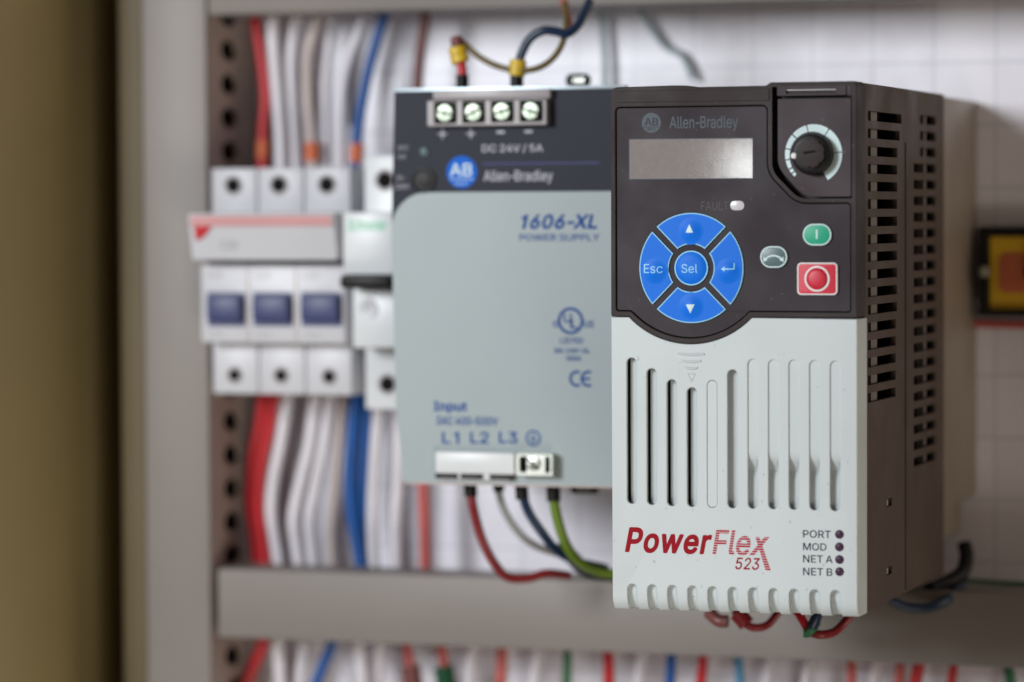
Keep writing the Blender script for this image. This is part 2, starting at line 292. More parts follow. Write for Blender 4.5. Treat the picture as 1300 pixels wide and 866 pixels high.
"a":[389,[[156,-8,190,-6,216,1,224,5,236,12,248,22,263,36,274,52,277,50,278,0,336,0,337,2,337,254,333,290,322,320,308,341,300,348,286,360,274,367,264,372,240,379,202,384,162,382,136,376,106,365,82,348,58,324,42,292,46,289,100,274,108,289,132,313,148,322,170,329,192,331,220,329,238,323,254,312,267,298,273,278,276,254,273,244,264,234,252,230,236,227,184,221,130,212,94,201,78,193,58,178,43,162,35,142,30,106,35,72,48,44,70,21,94,5,124,-5],[166,45,148,47,130,52,113,62,101,74,94,86,92,106,95,124,102,138,116,150,136,160,174,168,202,171,242,178,256,181,276,189,276,136,272,114,262,92,246,72,226,58,202,49]]],
"c":[396,[[203,-8,236,-6,262,-1,284,8,306,21,327,40,341,56,355,80,362,102,304,117,292,88,272,66,256,57,240,51,226,48,206,46,172,51,146,65,124,88,109,114,98,158,96,192,99,224,110,262,124,288,146,311,176,326,206,330,226,329,256,320,272,310,290,290,298,276,304,262,361,278,354,300,340,322,320,344,306,356,282,369,258,378,234,383,218,384,204,384,156,377,116,360,81,328,55,290,40,244,34,190,40,132,55,86,81,48,120,14,158,-2]]],
"d":[424,[[191,-8,226,-5,252,4,274,18,288,32,304,56,308,59,313,58,314,0,372,0,372,509,312,509,311,508,310,319,305,320,288,344,274,359,254,373,228,381,194,384,150,378,112,361,78,330,54,292,39,246,34,184,39,132,55,84,78,47,110,16,150,-2],[202,47,178,50,168,53,146,66,124,87,109,116,99,150,96,194,99,228,107,258,124,291,144,310,172,325,206,330,238,325,262,313,284,290,300,264,308,234,312,184,309,148,299,114,284,87,262,64,236,51]]],
"e":[404,[[208,-8,216,-8,254,-4,284,4,312,19,337,42,352,62,364,90,306,105,296,87,280,68,272,61,254,53,234,48,216,46,178,50,150,62,127,82,114,100,110,106,100,138,97,168,370,169,371,170,371,200,368,242,357,282,341,316,323,336,294,361,266,374,236,382,202,384,156,378,118,361,114,358,80,328,54,288,39,244,34,184,40,132,55,86,81,48,118,15,160,-2],[98,221,99,242,108,268,124,292,145,312,160,320,172,326,202,330,238,326,262,314,284,293,298,270,308,230,308,222,306,221]]],
"h":[410,[[53,0,114,0,114,230,117,258,126,284,143,304,160,317,172,322,184,326,208,329,246,323,273,304,290,276,296,236,296,0,356,0,357,2,357,244,353,284,341,322,322,348,296,369,264,380,224,384,186,379,154,363,124,333,114,314,114,508,112,509,54,509,53,508]]],
"i":[167,[[53,0,112,0,114,2,114,378,112,379,54,379,53,378],[81,444,86,443,100,446,112,454,123,468,126,482,123,500,115,510,100,521,86,524,66,521,56,513,44,500,41,484,44,468,52,458,66,446]]],
"l":[189,[[135,-2,162,-1,178,2,181,4,170,54,144,52,130,54,119,64,115,76,114,508,112,509,54,509,53,508,53,82,57,52,59,44,76,18,100,3]]],
"n":[410,[[53,0,114,0,114,230,117,258,126,284,143,304,160,317,172,322,184,326,208,329,246,323,273,304,290,276,296,236,296,0,357,0,357,244,353,284,341,322,322,348,296,369,264,380,230,384,186,379,152,362,124,333,112,310,112,378,53,378]]],
"o":[415,[[203,-8,210,-8,250,-3,272,4,300,16,334,48,359,84,371,118,377,140,381,184,376,244,360,290,334,328,298,361,256,378,210,384,158,378,120,362,81,328,55,290,40,244,34,190,40,132,55,86,81,48,120,14,158,-2],[204,46,178,50,166,54,146,66,124,88,109,114,105,126,99,150,96,192,99,224,107,256,124,288,146,310,166,322,178,326,208,330,242,325,248,322,269,310,292,288,307,258,315,230,319,182,316,150,308,120,291,88,269,66,242,51]]],
"p":[424,[[53,-142,112,-143,114,-142,114,59,119,58,136,34,152,18,172,4,198,-5,232,-8,274,-2,314,16,347,46,370,84,385,132,386,140,390,194,385,246,370,294,346,330,314,361,280,376,268,379,232,384,196,381,170,373,151,360,136,344,119,320,114,319,112,320,112,379,53,378],[216,47,194,50,182,54,161,66,139,88,125,114,116,148,113,194,116,230,122,254,125,264,140,292,160,312,174,319,192,326,222,330,254,325,266,319,279,312,302,289,316,262,324,232,328,184,325,150,319,126,316,116,302,89,278,66,254,51]]],
"r":[259,[[53,0,112,0,114,2,114,240,117,262,125,282,142,303,160,316,182,323,204,326,242,322,242,384,212,385,186,381,156,369,150,366,130,346,118,326,114,321,112,322,112,379,53,378]]],
"s":[365,[[176,-8,188,-8,224,-5,260,6,289,24,312,46,326,74,331,106,325,142,307,170,276,194,230,209,170,223,144,232,125,242,112,258,109,278,114,300,132,318,156,329,162,330,188,333,220,328,242,317,247,312,258,298,268,277,323,290,315,314,305,330,300,338,280,358,248,374,224,381,192,384,148,381,114,370,86,354,66,334,51,306,50,300,47,272,52,240,53,236,71,210,104,186,152,169,214,155,238,147,252,138,265,122,266,116,268,102,262,80,243,62,222,52,212,49,178,45,150,49,123,60,105,78,94,107,38,95,36,92,45,62,61,40,83,18,114,2,144,-5]]],
"t":[227,[[164,-4,192,-3,210,1,213,4,202,54,176,50,150,53,136,62,128,76,126,94,126,326,128,327,204,327,204,378,202,379,126,379,126,470,66,471,65,470,65,380,6,379,6,328,8,327,64,327,65,326,65,92,72,52,90,23,96,18,124,2]]],
"u":[410,[[177,-4,184,-5,222,0,256,16,286,46,298,71,298,0,357,0,356,379,296,378,296,150,293,122,283,96,264,74,250,62,230,54,202,50,164,56,136,76,119,104,114,142,114,378,53,378,53,134,57,94,69,58,92,28,114,11,122,8,146,-1]]],
"w":[567,[[138,0,198,0,200,2,263,224,282,302,284,307,316,182,367,2,370,0,428,0,545,378,482,379,479,376,431,204,396,68,383,134,368,192,317,376,314,379,252,379,206,216,185,132,172,70,170,66,154,138,88,376,86,379,24,379]]],
"x":[379,[[22,0,92,1,150,88,188,154,229,88,286,1,357,0,225,192,351,378,282,378,224,292,190,234,149,304,100,378,30,378,154,194]]],
"y":[389,[[84,-144,118,-143,140,-136,160,-123,178,-105,191,-86,205,-56,369,372,370,379,306,379,304,378,227,164,194,62,172,136,85,378,82,379,18,378,163,0,152,-34,143,-54,132,-72,126,-78,118,-84,104,-89,86,-90,64,-86,62,-86,60,-88,47,-138,64,-143]]]},
8:{"+":[453,[[198,26,254,26,260,28,262,32,263,36,264,164,390,164,396,167,399,174,399,224,397,230,394,233,390,234,263,234,263,362,260,369,254,372,200,372,194,370,191,366,190,362,190,234,62,234,56,231,53,224,53,174,55,168,58,165,62,164,190,164,190,36,192,29]]],
"-":[453,[[114,180,336,180,342,183,345,190,345,244,342,250,336,252,114,252,108,249,106,242,106,190,108,183]]],
".":[188,[[92,-12,96,-12,116,-8,132,2,145,20,149,40,145,62,135,76,116,90,96,95,74,90,60,80,46,62,42,42,46,20,56,6,74,-8]]],
"/":[249,[[14,-84,70,-84,76,-82,79,-76,242,528,242,536,238,540,234,541,180,541,173,538,170,534,7,-70,6,-76,8,-80]]],
"0":[453,[[224,-14,274,-8,294,0,327,18,364,56,393,116,408,178,413,248,408,332,391,398,364,452,327,490,288,512,274,517,228,524,178,517,164,512,126,490,90,453,60,392,45,330,40,260,45,176,62,110,89,56,126,18,138,11,174,-7],[224,58,196,63,170,78,146,108,130,146,121,192,117,260,121,316,130,360,146,400,170,431,196,446,228,452,258,446,282,431,307,400,322,366,332,316,336,248,332,194,323,148,307,108,284,79,262,65,256,63]]],
"1":[453,[[76,-8,390,-8,396,-6,398,-2,399,2,399,54,396,61,390,63,286,63,284,64,284,508,282,514,278,516,274,517,198,517,194,516,84,436,79,430,78,426,78,360,80,353,86,350,92,352,204,434,204,64,202,63,78,63,72,61,68,54,68,2,70,-5]]],
"2":[453,[[64,-8,388,-8,394,-6,396,-2,397,2,397,56,394,62,388,65,170,66,272,174,342,253,363,284,380,320,386,344,389,370,383,414,367,450,347,474,339,482,308,505,268,519,236,523,222,524,182,519,138,502,109,482,92,463,78,444,65,412,62,400,58,364,60,357,66,354,126,354,132,356,135,362,138,390,141,398,145,408,158,426,176,441,196,449,220,452,250,449,268,443,286,431,302,414,309,398,312,366,310,348,304,330,293,310,276,286,58,52,56,46,56,2,58,-5]]],
"3":[453,[[212,-14,222,-15,266,-10,314,6,348,29,375,60,395,102,401,144,396,182,392,194,376,228,348,260,312,283,264,296,239,296,378,456,380,462,380,508,378,514,372,517,72,517,65,514,62,508,62,454,64,447,70,444,273,444,151,304,149,298,149,250,152,243,158,240,204,240,244,236,270,228,292,212,310,192,318,172,319,166,321,142,318,122,308,97,291,80,272,68,266,66,248,61,222,58,190,60,168,66,148,77,138,86,131,94,123,108,117,132,112,139,108,140,46,140,38,137,36,130,44,90,50,78,64,53,92,24,130,3,172,-11]]],
"4":[453,[[282,-8,342,-8,348,-5,351,2,351,96,412,97,418,100,421,106,421,162,418,168,412,171,351,172,351,316,348,323,342,326,284,326,278,324,275,320,274,316,274,171,122,172,318,506,318,508,316,514,310,517,248,517,242,514,238,510,35,166,32,158,32,106,34,100,42,97,274,97,274,2,276,-5]]],
"5":[453,[[217,-14,224,-15,268,-9,306,5,315,10,351,38,375,70,393,116,399,160,396,200,386,234,370,266,364,274,353,288,327,312,298,328,264,338,226,342,202,339,180,334,144,318,158,442,160,444,364,444,368,445,372,448,374,454,374,508,372,514,366,517,98,517,91,514,88,508,59,256,62,248,72,244,128,238,134,240,154,254,170,261,190,267,220,269,248,265,270,256,293,236,308,216,316,194,320,160,316,130,308,108,294,90,283,80,272,70,250,61,216,58,196,60,178,66,158,80,144,93,134,110,130,130,124,137,120,138,62,138,56,136,53,132,52,128,59,90,77,54,104,25,138,3,178,-10]]],
"6":[453,[[222,-14,228,-15,272,-10,316,8,346,31,366,56,376,72,392,112,397,160,392,202,376,246,354,274,322,301,278,317,232,322,199,316,328,504,330,508,328,514,320,517,254,517,244,512,137,354,96,290,73,242,60,200,56,158,61,114,78,68,100,38,107,32,140,7,182,-9],[222,56,202,59,194,62,178,69,158,86,144,106,136,128,133,162,136,188,144,210,162,232,178,246,198,254,230,257,254,254,272,246,294,228,308,208,316,188,319,154,316,128,311,114,308,106,294,86,274,69,256,61]]],
"8":[453,[[221,-14,230,-15,276,-10,320,4,355,26,384,56,403,96,409,134,405,166,395,196,379,224,354,248,332,262,319,266,337,276,365,304,383,338,390,378,384,420,366,456,340,484,312,504,270,519,228,524,184,519,140,504,110,484,84,456,80,448,67,418,62,382,68,342,88,302,113,276,133,266,120,262,98,249,75,226,57,196,47,166,44,138,50,92,68,56,98,26,130,5,148,-1,178,-10],[222,57,194,60,172,66,152,78,136,94,127,114,124,130,123,140,126,160,137,186,154,203,174,217,196,224,222,227,256,224,282,215,298,203,316,184,326,162,328,148,329,138,326,118,316,94,300,78,284,68,258,60],[220,298,202,300,182,306,166,318,152,334,143,356,141,374,143,394,152,416,166,432,182,443,200,449,224,452,246,450,270,443,276,440,288,432,302,416,308,400,311,378,309,356,300,334,286,318,270,306,252,300]]],
"A":[480,[[16,-8,84,-8,91,-4,137,126,142,134,338,134,389,-4,396,-8,462,-8,469,-4,470,0,467,12,284,510,280,515,274,517,202,517,194,512,12,12,8,0,10,-5],[166,207,206,322,238,428,284,286,312,208]]],
"B":[456,[[60,-8,252,-8,302,-4,348,11,358,17,380,32,406,62,421,100,426,134,423,166,420,180,408,208,392,230,368,251,336,266,362,281,381,298,394,316,404,350,406,376,403,404,400,416,386,448,362,477,334,497,290,512,244,517,62,517,54,514,52,508,52,2,54,-5],[134,65,134,223,252,223,278,220,302,212,320,198,336,180,344,160,347,136,342,108,324,85,296,71,248,65],[134,293,134,444,242,444,282,438,308,422,323,400,328,370,325,348,318,332,301,314,284,302,258,295,240,293]]],
"C":[510,[[263,-14,306,-12,338,-4,378,13,408,32,435,58,454,86,470,120,481,158,478,165,472,168,410,168,406,167,400,160,394,138,383,118,371,104,353,88,332,75,312,67,292,63,272,61,224,67,188,82,156,112,133,146,117,194,111,250,117,314,131,358,143,378,155,396,188,426,224,442,264,448,292,446,312,442,332,434,352,422,371,406,383,390,393,372,400,348,404,342,410,340,472,340,478,342,480,346,481,350,472,382,454,424,435,450,408,476,378,496,346,510,306,521,272,524,210,517,190,510,144,490,97,448,64,398,51,362,40,328,32,258,40,178,62,114,97,60,144,20,150,16,204,-7]]],
"D":[502,[[60,-8,222,-8,292,0,357,26,405,64,439,114,458,166,464,188,470,258,463,330,441,392,433,406,406,444,358,484,294,509,228,517,62,517,54,514,52,508,52,2,54,-5],[134,65,133,444,224,444,268,439,276,438,316,422,349,392,371,360,386,312,391,260,387,206,386,196,371,150,350,117,329,100,314,87,272,71,218,65]]],
"E":[419,[[60,-8,374,-8,381,-4,383,2,383,56,380,62,374,65,134,65,133,66,134,221,354,221,360,224,363,230,363,284,360,291,354,294,134,294,133,444,372,444,378,447,380,454,380,508,376,515,370,517,62,517,54,514,52,508,52,2,54,-5]]],
"F":[410,[[60,-8,124,-8,130,-6,132,-2,133,2,134,213,344,213,352,216,354,222,354,276,352,283,346,286,133,286,133,444,368,444,374,447,377,454,377,508,374,515,368,517,62,517,54,514,52,508,52,2,54,-5]]],
"I":[300,[[31,-8,268,-8,274,-6,276,-2,277,2,277,56,274,62,268,65,192,65,191,66,191,442,192,444,268,444,274,446,277,454,277,508,275,514,272,516,268,517,32,517,26,515,24,512,23,508,23,454,26,446,32,444,108,444,110,442,110,66,108,65,32,65,26,62,23,56,23,2,26,-5]]],
"K":[467,[[60,-8,124,-8,131,-4,133,2,133,164,198,232,366,-5,374,-8,448,-8,454,-5,456,0,455,6,253,288,453,502,456,508,453,514,446,517,366,517,359,514,169,310,132,266,133,508,130,514,124,517,62,517,54,514,52,508,52,2,54,-5]]],
"L":[393,[[60,-8,360,-8,366,-5,369,2,369,56,366,62,360,65,133,66,133,508,130,514,124,517,62,517,55,514,52,508,52,2,54,-5]]],
"M":[628,[[60,-8,120,-8,127,-6,130,2,130,382,162,290,278,-2,282,-6,288,-8,340,-8,349,-4,464,290,496,380,496,2,498,-5,506,-8,566,-8,574,-5,576,2,576,508,573,514,566,517,478,517,469,512,344,188,314,100,285,188,159,512,150,517,62,517,54,514,52,508,52,2,54,-5]]],
"N":[523,[[60,-8,124,-8,130,-6,133,2,133,308,130,372,130,396,194,288,380,-4,388,-8,462,-8,468,-5,471,2,471,508,468,514,462,517,400,517,394,514,391,508,391,146,392,116,346,194,143,512,134,517,62,517,54,514,52,508,52,2,54,-5]]],
"O":[533,[[263,-14,270,-15,324,-8,338,-4,390,19,436,60,470,110,483,146,494,180,501,250,494,330,472,394,436,448,390,489,384,493,330,516,270,524,204,516,150,493,144,489,98,448,62,394,40,330,32,258,40,178,62,114,98,60,144,20,150,16,204,-7],[264,61,224,67,190,81,156,112,131,150,117,192,111,258,117,316,131,358,156,397,190,428,224,442,270,448,310,442,342,428,378,397,402,360,417,314,422,250,417,194,402,148,378,112,342,81,310,67]]],
"P":[445,[[60,-8,124,-8,130,-6,132,-2,133,2,134,178,238,178,290,183,338,202,374,230,396,260,413,310,417,350,412,392,396,436,368,470,338,493,290,511,238,517,62,517,54,514,52,508,52,2,54,-5],[134,250,134,444,236,444,268,441,292,433,313,416,327,398,334,376,336,342,334,320,327,298,310,276,292,262,262,253,236,250]]],
"Q":[533,[[401,-56,466,-56,473,-54,476,-48,474,-42,413,38,436,60,470,110,495,186,501,250,495,322,472,394,436,448,390,489,384,493,330,516,270,524,202,515,150,493,136,483,98,448,62,394,40,330,32,258,40,180,62,114,98,60,144,20,150,16,204,-7,264,-15,324,-8,354,3,392,-50],[264,61,224,67,190,81,156,112,131,150,117,192,111,258,117,316,131,358,156,397,190,428,224,442,270,448,310,442,342,428,378,397,402,360,417,314,422,250,417,194,402,148,378,112,368,102,360,110,322,161,316,166,312,167,246,167,240,164,238,158,239,154,305,66]]],
"R":[449,[[60,-8,124,-8,130,-6,132,-2,133,2,133,188,134,190,242,190,347,-4,354,-8,426,-8,434,-4,436,0,432,10,325,206,338,211,370,233,396,266,413,308,417,348,413,396,396,438,370,472,338,495,290,512,240,517,62,517,54,514,52,508,52,2,54,-5],[134,263,134,444,238,444,270,441,294,433,315,418,327,402,334,382,337,348,334,324,328,306,312,286,292,273,270,266,238,263]]],
"S":[447,[[219,-16,228,-17,278,-12,326,4,363,26,392,58,401,76,411,98,416,136,413,170,403,200,387,222,365,244,342,258,316,271,266,287,210,301,174,314,152,326,136,340,126,356,123,374,125,392,126,398,136,414,151,430,170,441,194,448,222,451,266,445,296,432,319,408,329,378,334,371,338,370,400,370,407,374,409,380,401,418,382,455,354,483,322,504,298,512,276,519,230,524,180,519,134,505,99,484,70,454,51,416,49,408,44,370,51,330,54,320,79,286,122,254,190,229,276,205,292,199,312,186,326,173,335,158,338,138,333,114,324,98,306,80,284,67,258,60,220,57,194,60,168,66,146,78,128,94,117,112,112,138,106,144,102,145,40,145,32,142,30,136,39,92,58,54,87,24,120,4,136,-2,172,-12]]],
"T":[449,[[193,-8,256,-8,262,-5,265,2,265,444,416,444,420,445,423,448,425,454,425,508,423,514,420,516,416,517,34,517,28,515,25,512,24,508,24,454,26,448,30,445,34,444,184,444,185,442,185,2,188,-5]]],
"U":[517,[[254,-16,262,-16,316,-10,368,9,406,36,418,48,439,74,457,118,460,130,465,170,465,508,463,514,460,516,456,517,394,517,388,514,385,508,385,176,381,144,371,118,350,91,326,74,298,64,262,60,220,64,192,74,166,92,147,118,136,144,132,176,132,508,129,514,122,517,62,517,56,515,53,512,52,508,52,170,59,120,79,74,104,42,111,36,146,11,152,7,202,-10]]],
"V":[480,[[204,-8,276,-8,285,-4,467,496,470,508,468,515,462,517,396,517,388,512,282,208,242,80,195,222,91,512,82,517,18,517,10,514,8,508,11,500,193,6,198,-4]]],
"W":[686,[[155,-8,228,-8,235,-6,238,0,325,318,342,390,447,0,450,-6,456,-8,528,-8,536,-5,540,6,678,508,675,514,668,517,604,517,598,514,595,510,508,170,492,104,468,206,392,496,385,514,378,517,308,517,301,514,298,510,218,206,194,104,168,210,90,510,87,514,80,517,18,517,10,514,8,508,145,6,150,-5]]],
"X":[474,[[18,-8,90,-8,96,-5,186,120,238,201,260,162,288,120,376,-5,384,-8,454,-8,462,-5,464,0,462,6,285,262,452,504,454,508,451,514,444,517,376,517,368,514,294,408,264,364,238,319,210,366,110,514,102,517,30,517,24,514,22,508,23,504,190,260,12,6,11,-2,13,-6]]],
"Y":[472,[[203,-8,266,-8,272,-6,275,-2,276,2,276,206,461,504,462,512,458,516,454,517,382,517,374,512,271,344,236,282,189,364,98,512,90,517,18,517,12,515,9,512,9,506,13,498,195,206,195,2,198,-5]]],
"a":[389,[[156,-16,190,-14,218,-6,242,6,268,30,269,2,271,-4,274,-7,278,-8,336,-8,342,-5,345,2,345,254,341,290,328,326,314,346,306,354,292,366,278,373,266,379,240,387,202,392,162,390,136,384,102,372,76,354,52,328,34,292,36,286,40,283,100,266,106,270,114,284,136,307,152,315,170,321,192,323,220,321,236,316,250,306,261,292,266,274,268,254,266,248,260,241,252,238,236,235,184,229,130,220,92,208,72,199,54,186,37,166,28,144,25,132,22,106,27,72,42,39,64,15,90,-2,124,-13],[166,53,148,55,132,59,118,68,108,78,102,88,100,106,102,120,108,133,122,144,136,152,174,160,226,167,268,177,268,136,265,118,257,98,246,83,224,65,202,57]]],
"c":[396,[[203,-16,236,-14,262,-9,286,1,312,15,330,32,347,50,362,76,370,102,368,107,364,110,304,125,298,121,292,104,286,94,267,72,254,64,240,59,226,56,206,54,176,58,151,72,130,93,115,120,107,150,104,182,107,224,116,258,130,283,152,305,178,318,214,322,240,318,252,313,266,304,277,294,286,282,292,272,296,258,304,254,360,268,366,271,369,274,369,280,361,302,348,324,334,342,311,362,286,376,258,386,234,391,218,392,204,392,164,387,152,384,112,366,75,334,48,292,32,244,26,190,32,132,48,84,75,42,111,10,118,7,158,-10]]],
"d":[424,[[191,-16,226,-13,254,-4,278,12,294,28,304,41,305,2,308,-6,314,-8,370,-8,376,-6,379,-2,380,2,380,508,378,514,374,516,370,517,312,517,306,515,304,512,303,508,302,338,294,350,278,365,256,380,228,389,200,392,156,387,142,383,106,366,72,335,47,294,31,246,26,184,31,132,48,80,72,42,106,10,150,-10],[202,55,172,59,151,72,130,92,116,120,107,150,104,194,107,228,115,258,130,286,149,304,172,317,206,322,234,318,256,307,279,284,293,260,300,234,304,184,301,148,292,118,278,92,257,70,236,59]]],
"e":[404,[[208,-16,250,-13,274,-7,286,-3,316,13,343,36,359,58,372,88,371,96,362,100,306,113,300,109,290,92,274,74,266,67,252,60,234,56,216,54,178,58,156,67,138,82,129,92,115,114,108,138,106,160,370,161,376,164,379,170,379,200,376,242,364,286,347,320,329,342,300,367,270,381,236,390,202,392,156,386,116,368,108,364,74,332,47,292,31,244,26,184,32,132,48,84,75,42,110,11,116,8,160,-10],[106,229,107,242,115,266,130,287,140,297,150,307,174,318,202,322,236,318,258,308,278,288,289,270,294,256,300,230,298,229]]],
"h":[410,[[53,-8,112,-8,118,-6,121,-2,122,2,122,230,125,258,132,278,148,298,166,311,176,315,190,319,208,321,244,315,267,298,283,272,288,236,288,2,289,-2,292,-6,298,-8,356,-8,362,-5,365,2,365,244,361,286,348,324,328,352,300,375,264,388,230,392,184,386,148,369,122,343,122,508,119,514,112,517,54,517,48,514,45,508,45,2,48,-5]]],
"i":[167,[[53,-8,112,-8,119,-6,122,2,122,378,119,384,112,387,54,387,48,384,45,378,45,2,48,-5],[81,436,86,435,104,439,118,448,130,464,134,482,130,502,121,516,104,528,86,532,64,528,50,519,38,504,33,484,37,464,46,452,64,439]]],
"l":[189,[[135,-10,162,-9,178,-6,186,-2,189,4,179,52,176,59,168,62,152,60,134,61,126,67,123,76,122,508,119,514,112,517,54,517,48,514,45,508,45,82,49,52,53,40,71,12,98,-4]]],
"n":[410,[[53,-8,112,-8,118,-6,121,-2,122,2,122,230,125,258,132,278,148,298,166,311,176,315,190,319,208,321,244,315,267,298,283,272,288,236,288,2,289,-2,292,-6,298,-8,356,-8,363,-4,365,2,365,244,361,284,347,326,328,352,300,375,258,389,224,392,192,388,184,386,148,369,120,341,120,378,116,385,110,387,54,387,47,384,45,378,45,2,48,-5]]],
"o":[415,[[203,-16,210,-16,256,-10,294,5,305,10,340,42,365,80,378,114,385,140,389,184,384,244,367,292,340,334,306,365,300,368,256,386,210,392,158,386,118,369,111,366,75,334,48,292,32,244,26,190,32,132,48,84,75,42,111,10,118,7,158,-10],[204,54,178,58,172,60,151,72,130,93,115,120,113,126,107,150,104,192,107,224,115,256,130,283,151,304,172,316,178,318,208,322,244,316,264,304,286,283,300,256,307,230,311,182,308,150,302,126,300,120,286,93,264,72,242,59]]],
"p":[424,[[53,-150,112,-151,118,-149,121,-146,122,-142,122,38,147,12,168,-2,182,-8,198,-13,226,-16,268,-11,284,-6,320,11,353,42,376,78,393,132,394,140,398,194,393,246,376,298,352,336,318,367,282,383,268,387,232,392,196,389,168,380,156,373,146,365,130,350,120,337,120,378,116,385,110,387,54,387,47,384,45,378,45,-142,48,-148],[216,55,186,60,166,72,145,92,132,118,124,148,121,194,124,230,130,254,132,260,146,287,165,306,178,312,192,318,222,322,250,318,260,313,274,306,296,284,309,258,317,228,320,184,317,150,311,126,309,120,296,94,273,72,252,59]]],
"r":[259,[[53,-8,112,-8,118,-6,121,-2,122,2,122,240,125,262,132,280,142,291,164,309,182,315,204,318,242,314,248,317,251,324,251,382,249,388,246,391,212,393,178,387,146,373,120,347,120,378,118,384,114,386,110,387,54,387,48,385,46,382,45,378,45,2,48,-5]]],
"s":[365,[[176,-16,188,-16,224,-13,264,-1,294,18,318,42,334,74,339,106,334,138,331,148,313,174,280,200,230,217,170,231,146,239,130,248,119,262,117,278,121,296,136,311,156,321,184,325,216,321,236,311,252,294,262,273,268,269,322,281,330,286,331,294,320,322,306,342,285,364,262,377,248,382,224,389,192,392,148,389,112,377,81,360,60,338,44,308,42,300,39,272,44,242,47,232,65,204,98,180,152,161,214,147,232,141,247,132,258,116,260,102,255,84,238,68,220,59,178,53,150,57,128,66,112,83,101,110,94,115,38,103,31,100,28,94,39,58,55,34,78,12,114,-6,144,-13]]],
"t":[227,[[164,-12,192,-11,210,-7,218,-4,221,4,211,52,207,60,200,62,176,58,154,60,142,66,136,76,134,94,134,318,136,319,202,319,209,322,212,328,212,378,209,384,202,387,134,387,134,470,132,476,124,479,66,479,60,476,57,470,57,388,8,387,0,384,-2,378,-2,328,1,322,8,319,56,319,57,318,57,92,65,48,84,18,92,12,124,-6]]],
"u":[410,[[177,-12,184,-13,226,-7,260,10,290,38,290,2,294,-6,300,-8,356,-8,362,-6,364,-2,365,2,365,378,363,384,360,386,356,387,298,387,292,385,289,382,288,378,288,150,285,122,277,102,264,85,245,68,226,61,202,58,166,64,142,82,126,110,122,142,122,378,121,382,118,385,112,387,54,387,48,385,46,382,45,378,45,134,49,94,63,54,80,29,87,22,110,5,118,1,146,-9]]],
"w":[567,[[138,-8,198,-8,205,-4,262,192,284,274,285,272,311,170,362,-4,370,-8,428,-8,434,-6,441,12,553,378,550,384,544,387,482,387,474,384,429,226,398,104,370,216,322,384,314,387,254,387,247,384,242,374,198,216,170,102,138,226,93,384,86,387,24,387,18,384,15,378,123,22,132,-4]]],
"x":[379,[[21,-8,90,-8,96,-5,156,82,188,139,223,82,282,-6,288,-8,356,-8,364,-5,366,0,364,6,234,192,358,374,360,378,357,384,350,387,284,387,277,384,225,308,190,250,155,308,105,384,98,387,30,387,24,384,22,378,23,374,145,194,15,6,14,-2,16,-6]]],
"y":[389,[[84,-152,118,-151,144,-142,166,-129,184,-110,197,-90,212,-60,376,370,378,378,376,385,370,387,306,387,298,382,220,168,194,90,173,156,91,382,82,387,18,387,11,384,10,378,12,370,155,0,145,-32,136,-52,120,-72,114,-78,94,-82,62,-78,56,-80,53,-86,39,-138,40,-142,42,-145,50,-148,64,-151]]]},
14:{"+":[453,[[198,20,254,20,262,22,267,28,269,36,270,158,390,158,398,161,403,166,405,174,405,224,403,232,396,239,390,240,269,240,269,362,266,372,262,376,254,378,200,378,192,376,186,370,184,362,184,240,62,240,54,237,49,232,47,224,47,174,49,166,56,159,62,158,184,158,184,36,187,26,192,22]]],
"-":[453,[[114,174,336,174,342,175,349,182,351,190,350,248,344,256,336,258,116,258,110,257,102,250,100,242,100,190,103,180,108,176]]],
".":[188,[[92,-18,96,-18,118,-14,134,-4,142,4,151,18,155,40,151,64,141,78,133,86,118,96,96,101,72,96,58,86,48,77,40,64,36,42,40,18,50,4,58,-4,70,-13]]],
"/":[249,[[14,-90,70,-90,78,-88,85,-78,248,526,248,538,240,546,180,547,171,544,164,536,1,-70,0,-76,2,-82,8,-88]]],
"0":[453,[[224,-20,280,-13,296,-6,329,12,370,54,398,110,414,178,419,248,413,336,397,400,370,454,329,496,290,518,274,523,228,530,178,523,162,518,124,496,84,455,55,398,39,330,34,260,40,172,56,108,83,54,124,12,136,5,168,-12],[224,64,198,69,172,84,152,110,135,152,127,192,123,260,127,316,135,356,152,398,172,424,180,430,200,441,228,446,254,441,280,425,301,398,317,360,326,316,330,248,326,194,318,154,301,110,281,84,260,71,250,68]]],
"1":[453,[[76,-14,390,-14,398,-12,404,-4,405,54,403,62,398,67,390,69,292,69,290,70,290,508,288,516,280,522,274,523,198,523,192,522,82,442,73,432,72,426,72,360,75,350,80,346,86,344,94,346,194,420,196,422,198,420,198,70,196,69,78,69,70,67,64,62,62,54,62,2,65,-8,70,-12]]],
"2":[453,[[64,-14,388,-14,396,-12,402,-4,403,56,401,64,394,70,388,71,184,72,185,74,278,172,348,251,369,282,385,316,392,344,395,370,389,416,373,452,353,476,341,488,310,511,274,524,228,530,176,524,136,508,107,488,96,476,72,446,58,410,54,382,52,364,53,358,62,349,68,348,126,348,134,350,140,358,143,384,151,406,163,424,178,435,198,443,220,446,246,444,266,437,284,425,296,412,303,396,306,366,304,350,298,332,287,312,270,288,52,54,50,46,50,2,53,-8,58,-12]]],
"3":[453,[[212,-20,222,-21,266,-16,316,0,350,23,381,58,400,98,407,146,400,192,382,230,350,266,316,288,270,301,252,302,384,454,386,462,386,508,384,516,376,522,370,523,72,523,64,521,57,514,56,454,58,446,66,439,72,438,260,438,145,306,143,298,143,250,145,242,152,235,204,234,240,230,268,222,290,206,304,190,313,166,315,142,312,122,302,99,288,85,270,74,262,71,242,66,222,64,200,65,170,72,150,83,140,92,128,112,121,138,114,145,108,146,46,146,36,143,32,138,30,130,39,86,53,58,58,50,90,18,128,-3,166,-16]]],
